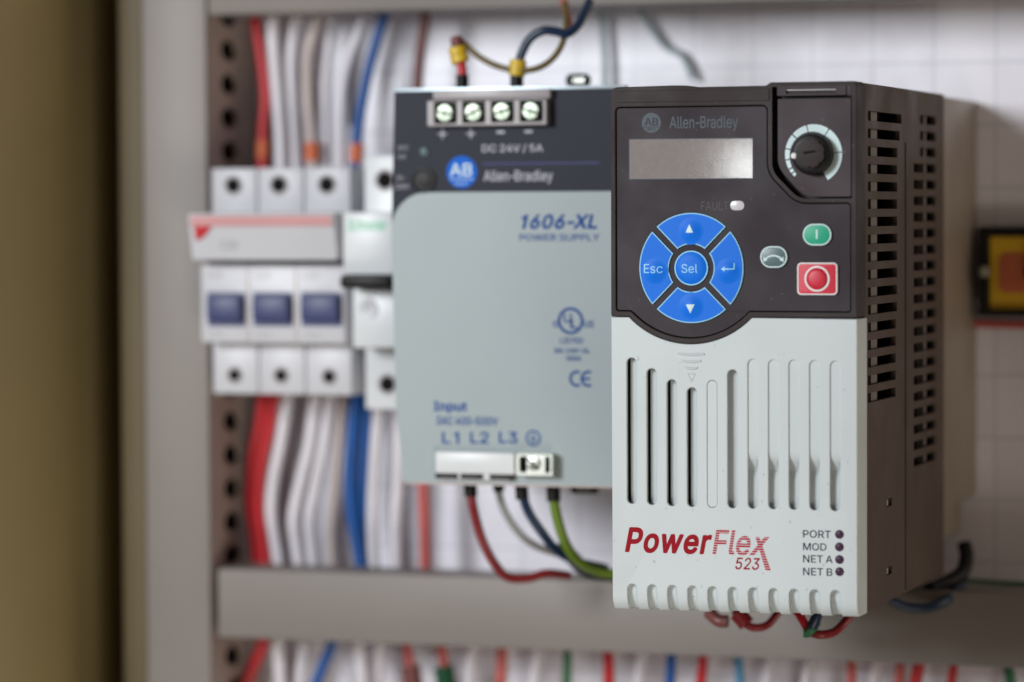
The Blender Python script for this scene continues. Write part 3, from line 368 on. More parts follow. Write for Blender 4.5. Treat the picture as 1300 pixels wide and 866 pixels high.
"4":[453,[[282,-14,342,-14,350,-12,354,-7,357,2,357,90,412,91,420,93,424,98,427,106,427,162,425,170,418,176,357,178,357,316,354,326,350,330,342,332,284,332,276,330,269,322,268,316,268,177,132,178,324,504,324,514,316,522,310,523,248,523,240,521,232,512,29,168,26,158,26,106,29,98,34,93,42,91,268,91,268,2,271,-8,276,-12]]],
"5":[453,[[217,-20,224,-21,274,-14,312,1,347,26,357,36,381,68,398,112,405,160,403,192,401,206,392,236,376,268,359,290,346,303,328,318,304,332,268,343,226,348,184,341,151,330,163,436,164,438,364,438,370,439,378,446,380,454,380,508,378,516,370,522,364,523,98,523,90,521,83,514,53,256,55,246,60,241,68,239,128,232,136,234,152,246,166,253,192,261,220,263,244,260,268,250,287,234,302,214,311,188,314,160,311,136,302,110,288,92,270,76,244,66,224,64,204,65,180,72,160,86,150,95,140,112,134,136,126,143,120,144,62,144,54,142,47,134,46,128,53,88,72,52,102,19,136,-3,172,-15]]],
"6":[453,[[222,-20,228,-21,276,-15,314,0,330,12,357,34,380,66,396,104,398,112,403,160,397,206,382,248,360,276,350,286,324,307,290,320,272,324,238,328,214,326,334,502,336,508,334,516,328,521,320,523,254,523,246,521,238,514,131,356,90,292,67,244,54,200,50,158,56,110,72,66,94,36,105,26,138,1,176,-14],[222,62,202,65,196,68,180,75,163,88,150,108,143,126,141,134,139,162,143,190,150,208,164,226,180,240,200,248,230,251,254,247,272,239,288,226,302,206,310,186,313,154,311,134,305,116,302,108,288,88,272,75,250,65]]],
"8":[453,[[221,-20,230,-21,282,-15,322,-2,357,20,390,54,408,90,415,134,410,172,399,202,384,226,356,254,336,268,372,302,389,336,396,378,390,422,372,458,342,490,314,510,274,524,228,530,178,524,138,510,108,490,79,458,74,450,62,422,56,382,62,340,82,300,110,271,116,268,96,254,70,228,53,202,42,172,38,138,44,90,62,54,96,20,128,-1,142,-6,178,-16],[222,63,202,65,174,72,154,84,142,96,132,118,130,130,129,140,132,160,143,184,156,197,176,211,202,219,222,221,250,219,280,209,296,197,310,182,320,160,322,148,323,138,320,118,310,96,298,84,282,74,252,65],[220,304,202,306,184,312,168,324,158,336,149,356,147,374,149,394,158,414,168,426,184,437,206,444,224,446,246,444,274,434,286,426,296,414,303,394,305,378,303,356,294,336,284,324,268,312,250,306]]],
"A":[480,[[16,-14,84,-14,92,-12,97,-6,143,124,146,128,334,128,381,-4,388,-11,396,-14,462,-14,470,-12,476,-4,476,4,473,14,290,512,280,522,274,523,202,523,194,521,187,512,3,6,2,0,4,-6,10,-12],[176,213,211,318,238,406,278,284,304,214]]],
"B":[456,[[60,-14,252,-14,306,-9,350,5,382,25,393,36,412,60,426,94,432,134,427,178,414,210,398,232,371,256,351,266,374,283,387,296,400,314,408,338,412,370,408,410,406,418,392,450,364,483,336,503,296,517,244,523,62,523,54,521,48,516,46,508,46,2,49,-8,54,-12],[140,71,140,217,252,217,272,215,300,206,318,192,330,178,339,156,341,136,336,110,320,90,292,76,248,71],[140,299,140,438,242,438,278,433,302,419,316,400,322,374,320,352,310,332,299,320,282,308,260,301,240,299]]],
"C":[510,[[263,-20,306,-18,344,-9,380,7,410,26,441,56,460,84,476,118,487,158,484,168,480,172,472,174,410,174,404,173,396,166,388,140,377,120,365,106,351,94,330,81,314,74,292,69,272,67,228,72,190,88,162,114,139,148,122,200,117,250,122,308,137,356,142,366,161,394,190,420,228,437,272,442,308,437,330,428,350,416,365,404,377,388,387,370,394,346,402,336,410,334,472,334,480,336,486,344,486,354,477,388,460,426,441,452,410,482,380,502,348,516,306,527,272,530,200,521,148,499,142,495,91,450,58,400,45,364,34,328,26,258,35,174,56,112,91,58,131,22,148,10,200,-12]]],
"D":[502,[[60,-14,222,-14,296,-5,354,17,368,26,402,53,411,62,445,112,468,176,470,188,476,258,468,334,447,394,422,432,412,446,402,456,360,490,300,514,228,523,62,523,54,521,48,516,46,508,46,2,49,-8,54,-12],[140,71,139,438,224,438,268,433,314,416,343,390,365,358,380,310,385,260,381,206,365,152,344,119,312,94,270,77,218,71]]],
"E":[419,[[60,-14,374,-14,382,-12,387,-6,389,2,389,56,387,64,380,70,374,71,140,71,139,72,140,215,354,215,362,218,367,222,369,230,369,284,367,292,360,299,354,300,140,300,139,438,370,438,376,439,384,446,386,454,386,508,384,516,378,521,370,523,62,523,54,521,48,516,46,508,46,2,49,-8,54,-12]]],
"F":[410,[[60,-14,124,-14,132,-12,138,-4,139,2,140,207,344,207,354,210,358,214,360,222,360,276,358,284,350,291,344,292,140,292,139,438,368,438,374,439,381,446,383,454,383,508,381,516,376,521,368,523,62,523,54,521,48,516,46,508,46,2,49,-8,54,-12]]],
"I":[300,[[31,-14,268,-14,276,-12,282,-4,283,56,281,64,276,68,268,71,198,71,197,72,197,436,198,438,268,438,276,440,280,444,283,454,283,508,281,516,274,522,268,523,32,523,24,521,18,514,17,454,19,446,24,441,32,438,102,438,104,436,104,72,102,71,32,71,24,69,20,64,17,56,17,2,20,-8,24,-12]]],
"K":[467,[[60,-14,124,-14,132,-12,137,-6,139,2,139,162,196,222,356,-1,364,-11,374,-14,448,-14,456,-12,460,-7,462,0,461,8,260,288,459,500,461,504,461,512,455,520,446,523,366,523,357,520,163,312,140,284,139,508,138,514,132,521,124,523,62,523,54,521,48,516,46,508,46,2,49,-8,54,-12]]],
"L":[393,[[60,-14,360,-14,368,-11,373,-6,375,2,375,56,373,64,366,70,360,71,139,72,139,508,136,516,132,521,124,523,62,523,52,520,48,516,46,508,46,2,49,-8,54,-12]]],
"M":[628,[[60,-14,120,-14,128,-12,135,-4,136,2,136,342,156,288,272,-4,280,-12,288,-14,340,-14,348,-12,355,-6,470,288,490,342,490,2,491,-4,498,-12,506,-14,566,-14,574,-12,579,-8,582,2,582,508,580,516,576,520,566,523,478,523,470,521,463,514,338,190,314,121,291,190,165,514,158,521,150,523,62,523,54,521,49,516,46,508,46,2,49,-8,54,-12]]],
"N":[523,[[60,-14,124,-14,132,-11,137,-6,139,2,139,308,136,372,188,286,374,-6,380,-12,388,-14,462,-14,470,-12,474,-7,477,2,477,508,475,516,470,520,462,523,400,523,392,521,386,514,385,508,386,141,149,514,142,521,134,523,62,523,54,521,48,516,46,508,46,2,49,-8,54,-12]]],
"O":[533,[[263,-20,270,-21,334,-12,370,3,392,14,442,58,476,108,489,144,500,180,507,250,499,334,478,396,442,450,392,495,386,499,334,521,270,530,200,521,148,499,142,495,92,450,58,400,45,364,34,328,26,258,35,174,56,112,92,58,136,19,148,10,200,-12],[264,67,228,72,192,87,162,114,137,152,123,194,117,258,122,308,130,336,139,360,162,395,190,420,208,429,228,437,270,442,306,437,340,422,372,395,396,358,411,312,416,250,411,196,396,150,372,114,342,88,310,74,304,72]]],
"P":[445,[[60,-14,124,-14,132,-12,138,-4,139,2,140,172,238,172,294,178,340,196,370,218,380,228,402,258,417,298,423,346,417,396,402,438,380,466,370,476,340,499,294,516,238,523,62,523,54,521,48,516,46,508,46,2,49,-8,54,-12],[140,256,140,438,236,438,260,436,290,427,308,414,321,396,328,374,330,342,328,320,321,300,308,281,290,268,262,259,236,256]]],
"Q":[533,[[401,-62,466,-62,475,-60,481,-52,480,-40,422,38,442,58,476,108,499,174,501,186,507,250,501,322,499,334,478,396,442,450,392,495,386,499,334,521,270,530,200,521,142,496,104,463,92,450,56,396,35,334,26,258,35,174,56,112,92,58,142,13,200,-12,264,-21,324,-14,334,-12,352,-4,387,-52,394,-60],[264,67,228,72,192,87,162,114,137,152,123,194,117,258,122,308,130,336,139,360,162,395,190,420,208,429,228,437,270,442,306,437,340,422,372,395,396,358,411,312,416,250,411,196,396,150,370,111,366,112,328,163,318,172,312,173,246,173,238,171,234,166,232,158,233,152,294,72,290,70]]],
"R":[449,[[60,-14,124,-14,132,-12,138,-4,139,2,139,182,140,184,238,184,336,2,340,-6,346,-12,354,-14,426,-14,434,-12,440,-6,442,0,438,12,334,202,372,227,382,236,402,264,418,304,423,348,418,400,402,440,382,469,372,478,340,501,296,517,240,523,62,523,54,521,48,516,46,508,46,2,49,-8,54,-12],[140,269,140,438,238,438,262,436,290,428,310,414,322,398,328,380,331,356,328,326,321,306,310,292,290,279,262,271,238,269]]],
"S":[447,[[219,-22,228,-23,284,-17,328,-2,365,20,398,56,407,74,416,94,422,136,418,176,409,202,393,224,367,250,344,264,318,277,270,292,216,306,176,320,154,332,142,342,132,358,129,374,131,394,142,412,152,423,172,435,180,438,200,443,222,445,262,440,294,426,313,406,323,376,326,370,332,365,338,364,400,364,408,366,413,372,415,380,407,420,388,457,356,489,324,510,304,517,276,525,230,530,180,525,132,511,97,490,64,456,45,418,38,374,46,324,48,318,73,284,81,276,120,248,184,224,274,199,290,193,310,180,320,171,329,156,332,138,327,116,318,100,304,86,282,73,256,66,220,63,194,66,174,71,148,84,134,96,123,114,118,140,115,144,108,150,102,151,40,151,30,148,26,144,24,136,33,90,52,52,85,18,118,-2,132,-7,172,-18]]],
"T":[449,[[193,-14,256,-14,264,-11,269,-6,271,2,271,438,416,438,424,440,429,446,431,454,431,508,429,516,422,522,416,523,34,523,26,521,19,514,18,454,20,446,28,439,34,438,178,438,179,436,179,2,182,-8,186,-12]]],
"U":[517,[[254,-22,262,-22,320,-15,370,3,408,30,424,46,445,72,463,116,466,130,471,170,471,508,469,516,462,522,456,523,394,523,386,521,380,514,379,508,379,176,376,148,365,120,347,96,324,80,292,69,262,66,226,69,190,82,169,98,153,120,141,148,138,176,138,508,137,514,130,521,122,523,62,523,54,521,47,514,46,508,46,170,53,118,73,72,98,40,109,30,144,5,150,1,198,-15]]],
"V":[480,[[204,-14,276,-14,284,-12,292,-4,473,494,476,504,476,512,474,516,468,522,462,523,396,523,388,521,382,514,276,210,242,102,201,224,97,514,90,521,82,523,18,523,10,521,3,514,2,508,5,498,190,-4,197,-12]]],
"W":[686,[[155,-14,228,-14,237,-12,244,-2,330,312,342,366,443,-6,448,-12,456,-14,528,-14,536,-12,541,-8,545,0,683,502,683,514,678,520,668,523,604,523,596,520,589,512,492,130,397,500,394,512,387,520,378,523,308,523,299,520,292,512,194,130,96,512,89,520,80,523,18,523,10,521,5,516,2,508,3,502,140,0,143,-6,148,-11]]],
"X":[474,[[18,-14,90,-14,98,-11,108,-1,192,118,238,188,282,118,365,0,374,-11,384,-14,454,-14,462,-12,468,-7,470,0,468,8,293,262,458,502,460,508,459,514,453,520,444,523,376,523,366,520,358,510,288,410,238,332,216,368,182,420,118,514,112,520,102,523,30,523,22,521,18,516,16,508,17,502,183,260,6,8,4,0,6,-6,12,-12]]],
"Y":[472,[[203,-14,266,-14,274,-12,281,-4,282,2,282,204,467,502,468,508,468,514,460,522,454,523,382,523,374,521,368,514,277,366,236,296,105,514,98,520,90,523,18,523,10,521,3,514,3,504,7,496,189,204,189,2,192,-8,196,-12]]],
"a":[389,[[156,-22,190,-20,220,-12,244,0,262,16,264,-4,272,-13,336,-14,344,-12,350,-4,351,2,351,254,346,296,334,328,320,348,308,360,294,372,280,379,268,385,246,392,216,397,172,397,130,389,100,378,74,360,46,330,28,296,28,286,34,279,98,260,106,262,112,268,120,282,138,300,154,309,172,315,200,317,218,315,234,310,240,306,248,300,255,290,260,274,262,260,261,250,258,247,248,243,236,241,184,235,130,226,90,214,68,203,52,192,42,182,31,168,21,144,16,110,20,78,22,68,36,37,62,9,88,-8,120,-18],[166,59,150,61,134,65,120,73,114,80,107,92,106,106,108,120,114,130,124,138,142,147,174,154,202,157,262,168,262,136,259,120,251,100,239,84,222,71,200,63]]],
"c":[396,[[203,-22,236,-20,266,-14,288,-5,314,9,340,34,353,48,368,74,376,102,374,109,366,116,310,130,300,130,291,122,286,106,280,96,265,78,252,70,236,64,206,60,178,64,153,78,136,95,121,122,113,152,110,182,113,224,122,256,136,281,154,299,178,312,206,316,226,315,240,311,250,307,264,298,280,280,286,270,290,256,296,250,304,248,364,263,370,266,375,272,375,282,365,308,352,330,327,356,312,368,288,382,262,391,234,397,218,398,204,398,150,390,110,372,69,336,42,294,27,248,20,190,27,126,42,82,69,40,108,5,116,1,154,-15]]],
"d":[424,[[191,-22,226,-19,256,-10,280,6,298,23,300,-4,308,-13,370,-14,378,-12,385,-4,386,2,386,508,384,516,376,522,370,523,312,523,304,521,298,514,297,508,296,356,280,372,260,385,234,394,194,398,146,391,104,373,78,350,65,336,41,296,25,246,20,184,26,128,42,78,66,40,104,4,146,-15],[202,61,174,65,153,78,136,94,122,122,114,148,112,158,110,194,113,226,120,254,136,284,152,299,176,312,206,316,232,312,254,301,273,282,287,258,295,230,298,184,294,146,286,120,272,94,255,76,232,64]]],
"e":[404,[[208,-22,242,-20,260,-17,288,-9,318,7,349,34,365,56,378,86,378,90,377,98,368,105,306,119,300,117,294,112,285,94,276,84,265,74,258,70,246,65,226,61,210,60,184,63,158,73,138,89,122,114,114,140,113,154,370,155,378,157,384,164,385,200,382,242,370,288,353,322,335,344,322,356,302,373,272,387,236,396,202,398,152,391,114,374,106,370,68,334,41,294,26,248,20,184,27,126,42,82,69,40,80,29,114,2,156,-15],[114,235,113,240,121,264,136,285,142,291,152,301,178,313,202,316,232,313,256,302,272,286,283,268,293,236,292,235]]],
"h":[410,[[53,-14,112,-14,120,-12,127,-4,128,2,128,230,131,256,138,276,154,296,168,305,186,312,208,315,242,309,263,294,277,270,282,236,282,2,284,-6,290,-12,298,-14,356,-14,364,-11,369,-6,371,2,371,244,366,290,354,326,334,354,302,381,270,393,258,395,224,398,182,392,146,375,128,358,128,508,125,516,120,521,112,523,50,522,42,516,39,508,39,2,42,-8,46,-12]]],
"i":[167,[[53,-14,112,-14,122,-11,126,-6,128,2,128,378,125,386,120,391,112,393,50,392,42,386,39,378,39,2,42,-8,46,-12],[81,430,86,429,106,433,120,442,135,460,140,482,136,504,127,518,119,526,106,534,86,538,62,534,48,525,32,506,27,484,31,462,40,450,60,434]]],
"l":[189,[[135,-16,162,-15,184,-11,192,-4,195,4,184,56,181,62,176,66,168,68,152,66,136,67,131,72,129,78,128,508,126,516,118,522,54,523,46,520,41,516,39,508,39,82,43,52,47,38,61,14,69,6,96,-10]]],
"n":[410,[[53,-14,112,-14,120,-12,127,-4,128,2,128,230,131,256,138,276,154,296,168,305,186,312,208,315,242,309,263,294,277,270,282,236,282,2,284,-6,290,-12,298,-14,356,-14,364,-12,369,-6,371,2,371,244,367,284,353,328,334,354,302,381,270,393,258,395,224,398,192,394,182,392,146,375,126,356,125,384,116,392,54,393,46,391,41,386,39,378,39,2,42,-8,46,-12]]],
"o":[415,[[203,-22,210,-22,262,-15,302,2,308,5,346,40,371,78,384,112,391,140,395,184,389,248,373,294,346,336,308,371,302,374,262,391,210,398,154,391,116,375,108,371,69,336,42,294,27,248,20,190,27,126,42,82,69,40,108,5,116,1,154,-15],[204,60,178,64,174,66,153,78,136,95,121,122,118,132,112,158,110,192,113,224,120,250,136,281,153,298,178,312,208,316,238,312,262,298,280,281,294,254,302,224,305,182,302,152,295,124,280,95,262,78,238,64]]],
"p":[424,[[53,-156,112,-157,120,-155,127,-148,128,-142,128,21,145,6,166,-8,192,-18,232,-22,280,-15,320,4,346,27,360,40,383,78,398,128,404,184,398,252,383,298,359,336,322,372,314,376,280,391,268,393,232,398,204,396,190,394,164,385,144,372,126,355,125,384,116,392,54,393,46,391,40,384,39,378,39,-142,42,-150,46,-155],[216,61,194,64,188,66,168,78,151,94,138,120,130,150,127,194,130,228,135,248,138,258,152,285,168,300,192,312,222,316,248,312,258,307,272,300,290,282,303,256,311,228,314,184,311,152,306,132,303,122,290,96,271,78,248,64]]],
"r":[259,[[53,-14,112,-14,120,-12,127,-4,128,2,128,240,130,258,138,278,150,291,166,303,186,310,204,312,242,308,250,310,254,314,257,324,257,382,255,390,248,397,212,399,176,393,144,379,126,363,125,384,116,392,54,393,46,391,40,384,39,378,39,2,42,-8,46,-12]]],
"s":[365,[[176,-22,188,-22,230,-18,266,-7,296,12,324,40,339,70,345,106,337,150,319,176,310,186,283,206,236,222,176,236,148,245,132,254,125,264,123,278,126,292,138,305,160,316,184,319,214,315,234,305,246,292,256,271,264,264,270,263,326,276,332,279,337,286,337,296,326,324,312,344,287,370,254,387,224,395,192,398,148,395,110,383,79,366,54,340,38,310,36,300,33,272,38,242,41,230,59,202,67,194,96,174,146,156,208,142,230,135,244,126,252,116,254,104,249,86,236,73,212,63,178,59,154,62,130,72,117,86,107,112,98,120,92,121,34,108,24,101,22,94,33,56,49,32,76,6,110,-11,144,-19]]],
"t":[227,[[164,-18,192,-17,216,-12,224,-5,227,4,216,56,210,65,200,68,176,64,154,66,146,71,141,82,140,94,140,312,142,313,202,313,212,316,216,320,218,328,218,378,216,386,208,392,140,394,140,470,138,478,132,483,124,485,66,485,58,482,53,478,51,470,51,394,8,393,0,391,-5,386,-8,378,-8,328,-6,320,2,314,50,313,51,312,51,92,59,46,78,16,90,6,120,-11]]],
"u":[410,[[177,-18,184,-19,228,-13,262,4,284,24,285,-4,294,-13,356,-14,364,-12,370,-4,371,2,371,378,369,386,362,392,356,393,298,393,290,391,283,384,282,378,282,150,279,124,270,103,258,86,243,74,222,66,202,64,168,70,147,86,132,110,128,142,128,378,126,386,120,391,112,393,54,393,46,391,40,384,39,378,39,134,44,90,55,56,75,26,84,17,108,-1,140,-14]]],
"w":[567,[[138,-14,198,-14,206,-12,211,-6,284,249,286,246,306,166,356,-6,362,-12,370,-14,428,-14,436,-11,441,-6,446,6,558,372,559,378,556,386,552,391,544,393,482,393,474,391,468,386,398,132,372,232,328,386,322,391,314,393,254,393,246,391,240,386,237,378,193,220,170,130,99,386,94,391,86,393,24,393,16,390,10,384,10,372,111,40,126,-6,132,-12]]],
"x":[379,[[21,-14,90,-14,98,-12,105,-4,162,80,190,126,234,54,273,-4,280,-12,288,-14,356,-14,364,-12,369,-8,372,0,370,8,242,192,364,372,366,378,365,384,360,390,350,393,284,393,275,390,268,384,219,310,190,262,116,380,107,390,98,393,30,393,22,391,18,386,16,378,17,372,138,194,9,8,8,0,9,-6,14,-12]]],
"y":[389,[[84,-158,118,-157,146,-148,168,-135,190,-112,203,-92,218,-62,382,368,384,374,384,382,378,391,370,393,306,393,298,391,292,384,194,112,97,384,90,391,82,393,18,393,10,391,5,386,4,378,6,368,148,0,139,-30,129,-52,119,-66,112,-72,94,-76,62,-72,54,-74,47,-84,34,-132,34,-144,40,-150,44,-153,64,-157]]]},
26:{"-":[453,[[114,162,336,162,346,164,357,172,362,182,363,242,361,254,357,260,348,267,336,270,116,270,104,268,94,260,89,250,88,190,90,178,94,172,102,165]]],
"0":[453,[[224,-32,282,-25,302,-17,337,2,380,46,410,108,425,170,431,248,426,330,417,372,408,406,379,462,337,506,296,529,282,534,228,542,172,534,158,529,116,506,74,463,43,400,28,338,22,260,27,178,36,136,45,102,74,46,116,3,130,-6,166,-24],[226,76,202,80,182,92,166,112,160,122,147,154,139,194,135,260,139,314,147,354,164,394,178,412,186,419,202,429,226,434,250,429,270,417,288,395,293,386,305,358,314,314,318,248,314,196,306,156,290,116,272,93,254,82,250,80]]],
"1":[453,[[76,-26,390,-26,402,-23,411,-16,415,-10,417,2,417,54,414,66,406,76,400,79,390,81,304,81,302,82,302,508,299,520,292,529,286,533,274,535,198,535,188,533,74,450,62,436,60,426,61,352,66,342,72,337,80,333,92,333,98,335,182,397,186,398,186,396,186,82,184,81,78,81,66,79,60,75,52,64,50,54,51,-6,55,-14,61,-20,66,-24]]],
"6":[453,[[222,-32,228,-33,278,-27,326,-6,356,16,370,31,391,60,409,106,415,154,411,196,404,224,395,248,390,256,369,284,358,295,328,318,286,334,238,340,346,498,348,508,345,520,337,530,328,534,254,535,240,532,230,522,122,364,79,298,56,250,43,206,38,158,44,108,61,62,82,32,97,16,134,-10,174,-26],[222,74,208,76,190,84,170,99,161,114,153,134,151,162,154,184,161,202,172,218,186,229,204,237,230,239,250,236,266,229,280,218,291,202,299,180,301,154,299,134,294,120,291,112,280,96,266,85,250,78]]],
"I":[300,[[31,-26,268,-26,280,-23,289,-16,293,-10,295,2,295,56,293,66,289,72,280,80,274,82,210,83,209,84,209,424,210,426,274,427,284,432,292,440,295,454,294,514,289,524,278,533,268,535,32,535,20,532,11,524,7,518,5,508,5,454,7,442,11,436,20,429,26,427,90,426,92,424,92,84,90,83,26,82,16,78,8,68,5,56,6,-6,10,-14,16,-20,22,-24]]],
"L":[393,[[60,-26,360,-26,370,-24,376,-20,385,-10,387,2,386,62,381,72,370,81,360,83,151,84,151,508,149,518,145,524,134,533,124,535,54,534,46,530,40,524,36,518,34,508,34,2,36,-10,40,-16,48,-23]]],
"P":[445,[[60,-26,130,-25,140,-20,149,-10,151,2,152,160,238,160,282,164,306,169,344,184,369,202,389,220,413,252,429,296,435,346,429,398,413,442,390,474,378,486,344,510,296,528,238,535,62,535,48,532,37,520,34,508,34,2,36,-10,40,-16,48,-23],[152,268,152,426,236,426,260,424,286,415,301,402,311,388,316,372,318,342,317,326,310,306,296,288,282,278,262,271,236,268]]],
"X":[474,[[18,-26,90,-26,100,-24,106,-20,116,-9,201,110,236,165,356,-8,367,-20,372,-24,384,-26,454,-26,468,-23,476,-15,481,-6,481,6,479,12,307,262,469,496,471,502,471,516,467,524,461,530,456,533,444,535,376,535,364,533,359,530,352,522,341,508,238,356,136,508,126,522,119,530,114,533,102,535,30,535,18,532,8,524,4,514,4,502,6,496,168,260,-5,12,-8,0,-5,-12,6,-23]]],
"e":[404,[[208,-34,250,-31,280,-24,294,-20,327,-2,358,26,376,50,390,84,390,90,389,100,380,111,372,116,314,130,300,130,292,126,285,120,272,97,258,83,244,77,226,73,210,72,192,74,186,75,164,84,148,97,133,118,126,142,376,144,386,149,395,160,397,170,397,200,393,250,381,292,364,328,344,352,330,365,310,382,276,398,244,407,202,410,150,403,108,385,98,379,59,342,30,298,14,250,8,184,15,124,31,76,60,32,100,-4,108,-9,154,-27],[130,247,132,258,144,276,159,290,180,301,202,304,230,301,248,292,263,278,275,256,277,248,276,247]]],
"n":[410,[[53,-26,120,-25,130,-20,138,-10,140,2,140,230,142,250,150,272,162,286,172,294,190,301,208,303,236,299,242,295,254,286,266,264,270,236,270,2,273,-12,284,-23,298,-26,362,-25,372,-20,380,-12,383,2,383,244,378,292,365,332,362,336,343,362,333,372,308,392,272,405,224,410,180,404,138,384,132,394,127,400,122,403,110,405,48,404,38,400,30,390,27,378,27,2,29,-10,33,-16,42,-23]]],
"o":[415,[[203,-34,210,-34,264,-27,308,-9,316,-4,355,32,382,72,395,108,402,132,407,184,401,250,384,300,355,344,316,380,308,385,264,403,210,410,152,403,110,386,100,380,60,344,31,300,15,250,8,190,15,124,31,76,60,32,100,-4,110,-10,152,-27],[204,72,178,77,160,88,146,102,132,126,130,134,124,158,122,192,124,216,132,248,146,274,160,288,180,300,208,304,234,300,255,288,270,274,283,248,290,222,293,182,291,158,283,126,270,102,255,88,234,76]]],
"p":[424,[[53,-168,120,-168,129,-164,137,-154,140,-142,140,-6,164,-21,198,-31,232,-34,282,-27,326,-7,354,18,369,32,394,74,410,126,416,184,410,254,394,304,368,344,330,381,320,387,282,403,232,410,188,406,160,397,138,382,135,390,128,399,122,403,110,405,48,404,38,399,29,388,27,378,27,-142,29,-152,33,-158,42,-166],[216,73,194,77,175,88,161,102,149,124,142,152,139,194,141,220,147,246,149,254,162,278,174,290,196,300,222,304,242,301,254,296,265,290,280,274,292,252,299,226,302,184,300,158,294,134,292,126,280,103,263,86,244,76]]],
"r":[259,[[53,-26,120,-25,130,-20,138,-10,140,2,140,240,142,256,149,272,157,282,174,293,188,298,204,300,242,296,248,297,258,301,264,307,267,312,269,324,269,382,266,396,258,404,252,408,242,410,212,411,178,406,166,402,138,388,127,400,118,404,54,405,42,402,33,394,29,388,27,378,27,2,29,-10,33,-16,42,-23]]],
"t":[227,[[164,-30,192,-29,220,-23,233,-14,238,-4,238,10,228,58,222,70,212,78,200,80,176,76,160,77,154,82,152,94,152,300,154,301,210,302,216,304,224,312,228,318,230,328,229,384,224,394,218,400,210,404,152,406,151,476,146,486,138,494,124,497,60,496,50,491,44,486,40,478,39,406,0,404,-10,399,-18,388,-20,378,-19,322,-14,312,-4,303,8,301,38,301,39,300,39,92,46,50,49,40,70,8,84,-5,118,-23]]],
"u":[410,[[177,-30,184,-31,230,-25,272,-4,275,-12,283,-20,288,-24,300,-26,362,-25,372,-20,381,-10,383,2,383,378,380,390,372,399,366,403,356,405,298,405,284,402,273,390,270,378,270,150,268,128,259,108,249,94,232,83,220,78,202,76,174,80,166,86,155,94,146,110,143,118,140,142,140,378,137,390,129,400,120,404,54,405,42,402,33,394,29,388,27,378,27,134,32,88,44,50,66,18,77,8,102,-12,138,-26]]],
"w":[567,[[138,-26,204,-25,214,-20,222,-12,284,201,341,-2,348,-15,356,-23,370,-26,428,-26,438,-24,444,-20,452,-12,458,4,570,370,570,384,565,394,554,403,544,405,482,405,468,402,460,394,453,380,398,181,343,380,337,394,328,402,314,405,254,405,240,402,232,394,225,380,181,222,172,184,170,180,114,380,108,394,98,402,86,405,24,405,14,403,8,399,2,394,-2,386,-2,370,106,14,113,-8,118,-15,126,-23]]]}}
for r_ in GLYPH: GLYPH[r_]['1'] = [400,[[290+r_,509+r_,290+r_,-r_,222-r_,-r_,222-r_,385-r_,110-r_,385-r_,110-r_,430+r_,165,442+r_,200,470+r_,220,509+r_]]]
def text_bm(body, x0, x1, z0, z1, y, bold=0, shear=0, th=.05, track=0):
    GL = GLYPH[0 if bold < .05 else 8 if bold < .2 else 14 if (bold < .27 or not all(c in GLYPH[26] or c == ' ' for c in body)) else 26]
    full = B(); adv = 0
    for ci, ch in enumerate(body):
        if ch == ' ': adv += 150; continue
        w_, sp_ = GL[ch]; w_ += {'-': -110}.get(ch, 0)
        if ch == '-': adv -= 55
        if ch == '+': sp_ = [[61,172,198,172,198,34,255,34,255,172,391,172,391,226,255,226,255,364,198,364,198,226,61,226]]
        Q = [[(q[2*i], q[2*i+1]) for i in range(len(q)//2)] for q in sp_]
        cu = bpy.data.curves.new('t', 'CURVE'); cu.dimensions = '2D'; cu.fill_mode = 'BOTH'
        for P in Q:
            sp = cu.splines.new('POLY'); sp.points.add(len(P)-1); sp.use_cyclic_u = True
            for pt_, (px, pz) in zip(sp.points, P): pt_.co = ((px+adv+shear*pz)/50, pz/50, 0, 1)
        o = bpy.data.objects.new('t', cu); C.objects.link(o)
        dg = bpy.context.evaluated_depsgraph_get(); dg.update()
        me = bpy.data.meshes.new_from_object(o.evaluated_get(dg)); n0 = len(full.verts); full.from_mesh(me)
        full.verts.ensure_lookup_table()
        for v in full.verts[n0:]: v.co.z = .004*(ci % 2)
        bpy.data.objects.remove(o); bpy.data.curves.remove(cu); bpy.data.meshes.remove(me)
        adv += w_+track
    xs = [v.co.x for v in full.verts]; ys = [v.co.y for v in full.verts]
    a, b, c, d = min(xs), max(xs), min(ys), max(ys)
    for v in full.verts:
        v.co = Vector((x0+(v.co.x-a)/(b-a)*(x1-x0), y-th-v.co.z, z0+(v.co.y-c)/(d-c)*(z1-z0)))
    return full
def area(o): return sum(o[i-1][0]*o[i][1]-o[i][0]*o[i-1][1] for i in range(len(o)))/2
def text_px(body, px0, px1, pyt, pyb, Y, **k):                # text box measured on the photo, laid on the plane Y
    x0 = at(px0, (pyt+pyb)/2, Y)[0]; x1 = at(px1, (pyt+pyb)/2, Y)[0]; z1 = at((px0+px1)/2, pyt, Y)[1]; z0 = at((px0+px1)/2, pyb, Y)[1]
    return text_bm(body, x0, x1, z0, z1, Y, **k)
def decal(outer, holes, y, th=.05):                           # thin printed shape
    return plate(outer, holes, th, FRONT(y-th), 0)

# ================================================================== SETTING
PY = 176.0
def flat(name, bm, m):
    o = obj(name, bm, m); o['kind'] = 'structure'; return o
flat('back_wall', box(B(), -232, 420, PY, PY+4, -150, 330), 'panel')
XLP = (at(176,10,130)[0]+at(189,860,130)[0])/2
flat('enclosure_flange', box(B(), XLP-9, XLP-.4, 131, 133, -155, 335, .5), 'oliveedge')
flat('enclosure_side', box(box(B(), -245, -236, 62, PY+30, -160, 340, 1), -236, -205, PY-3, PY-.5, -155, 335, .5), 'olive')

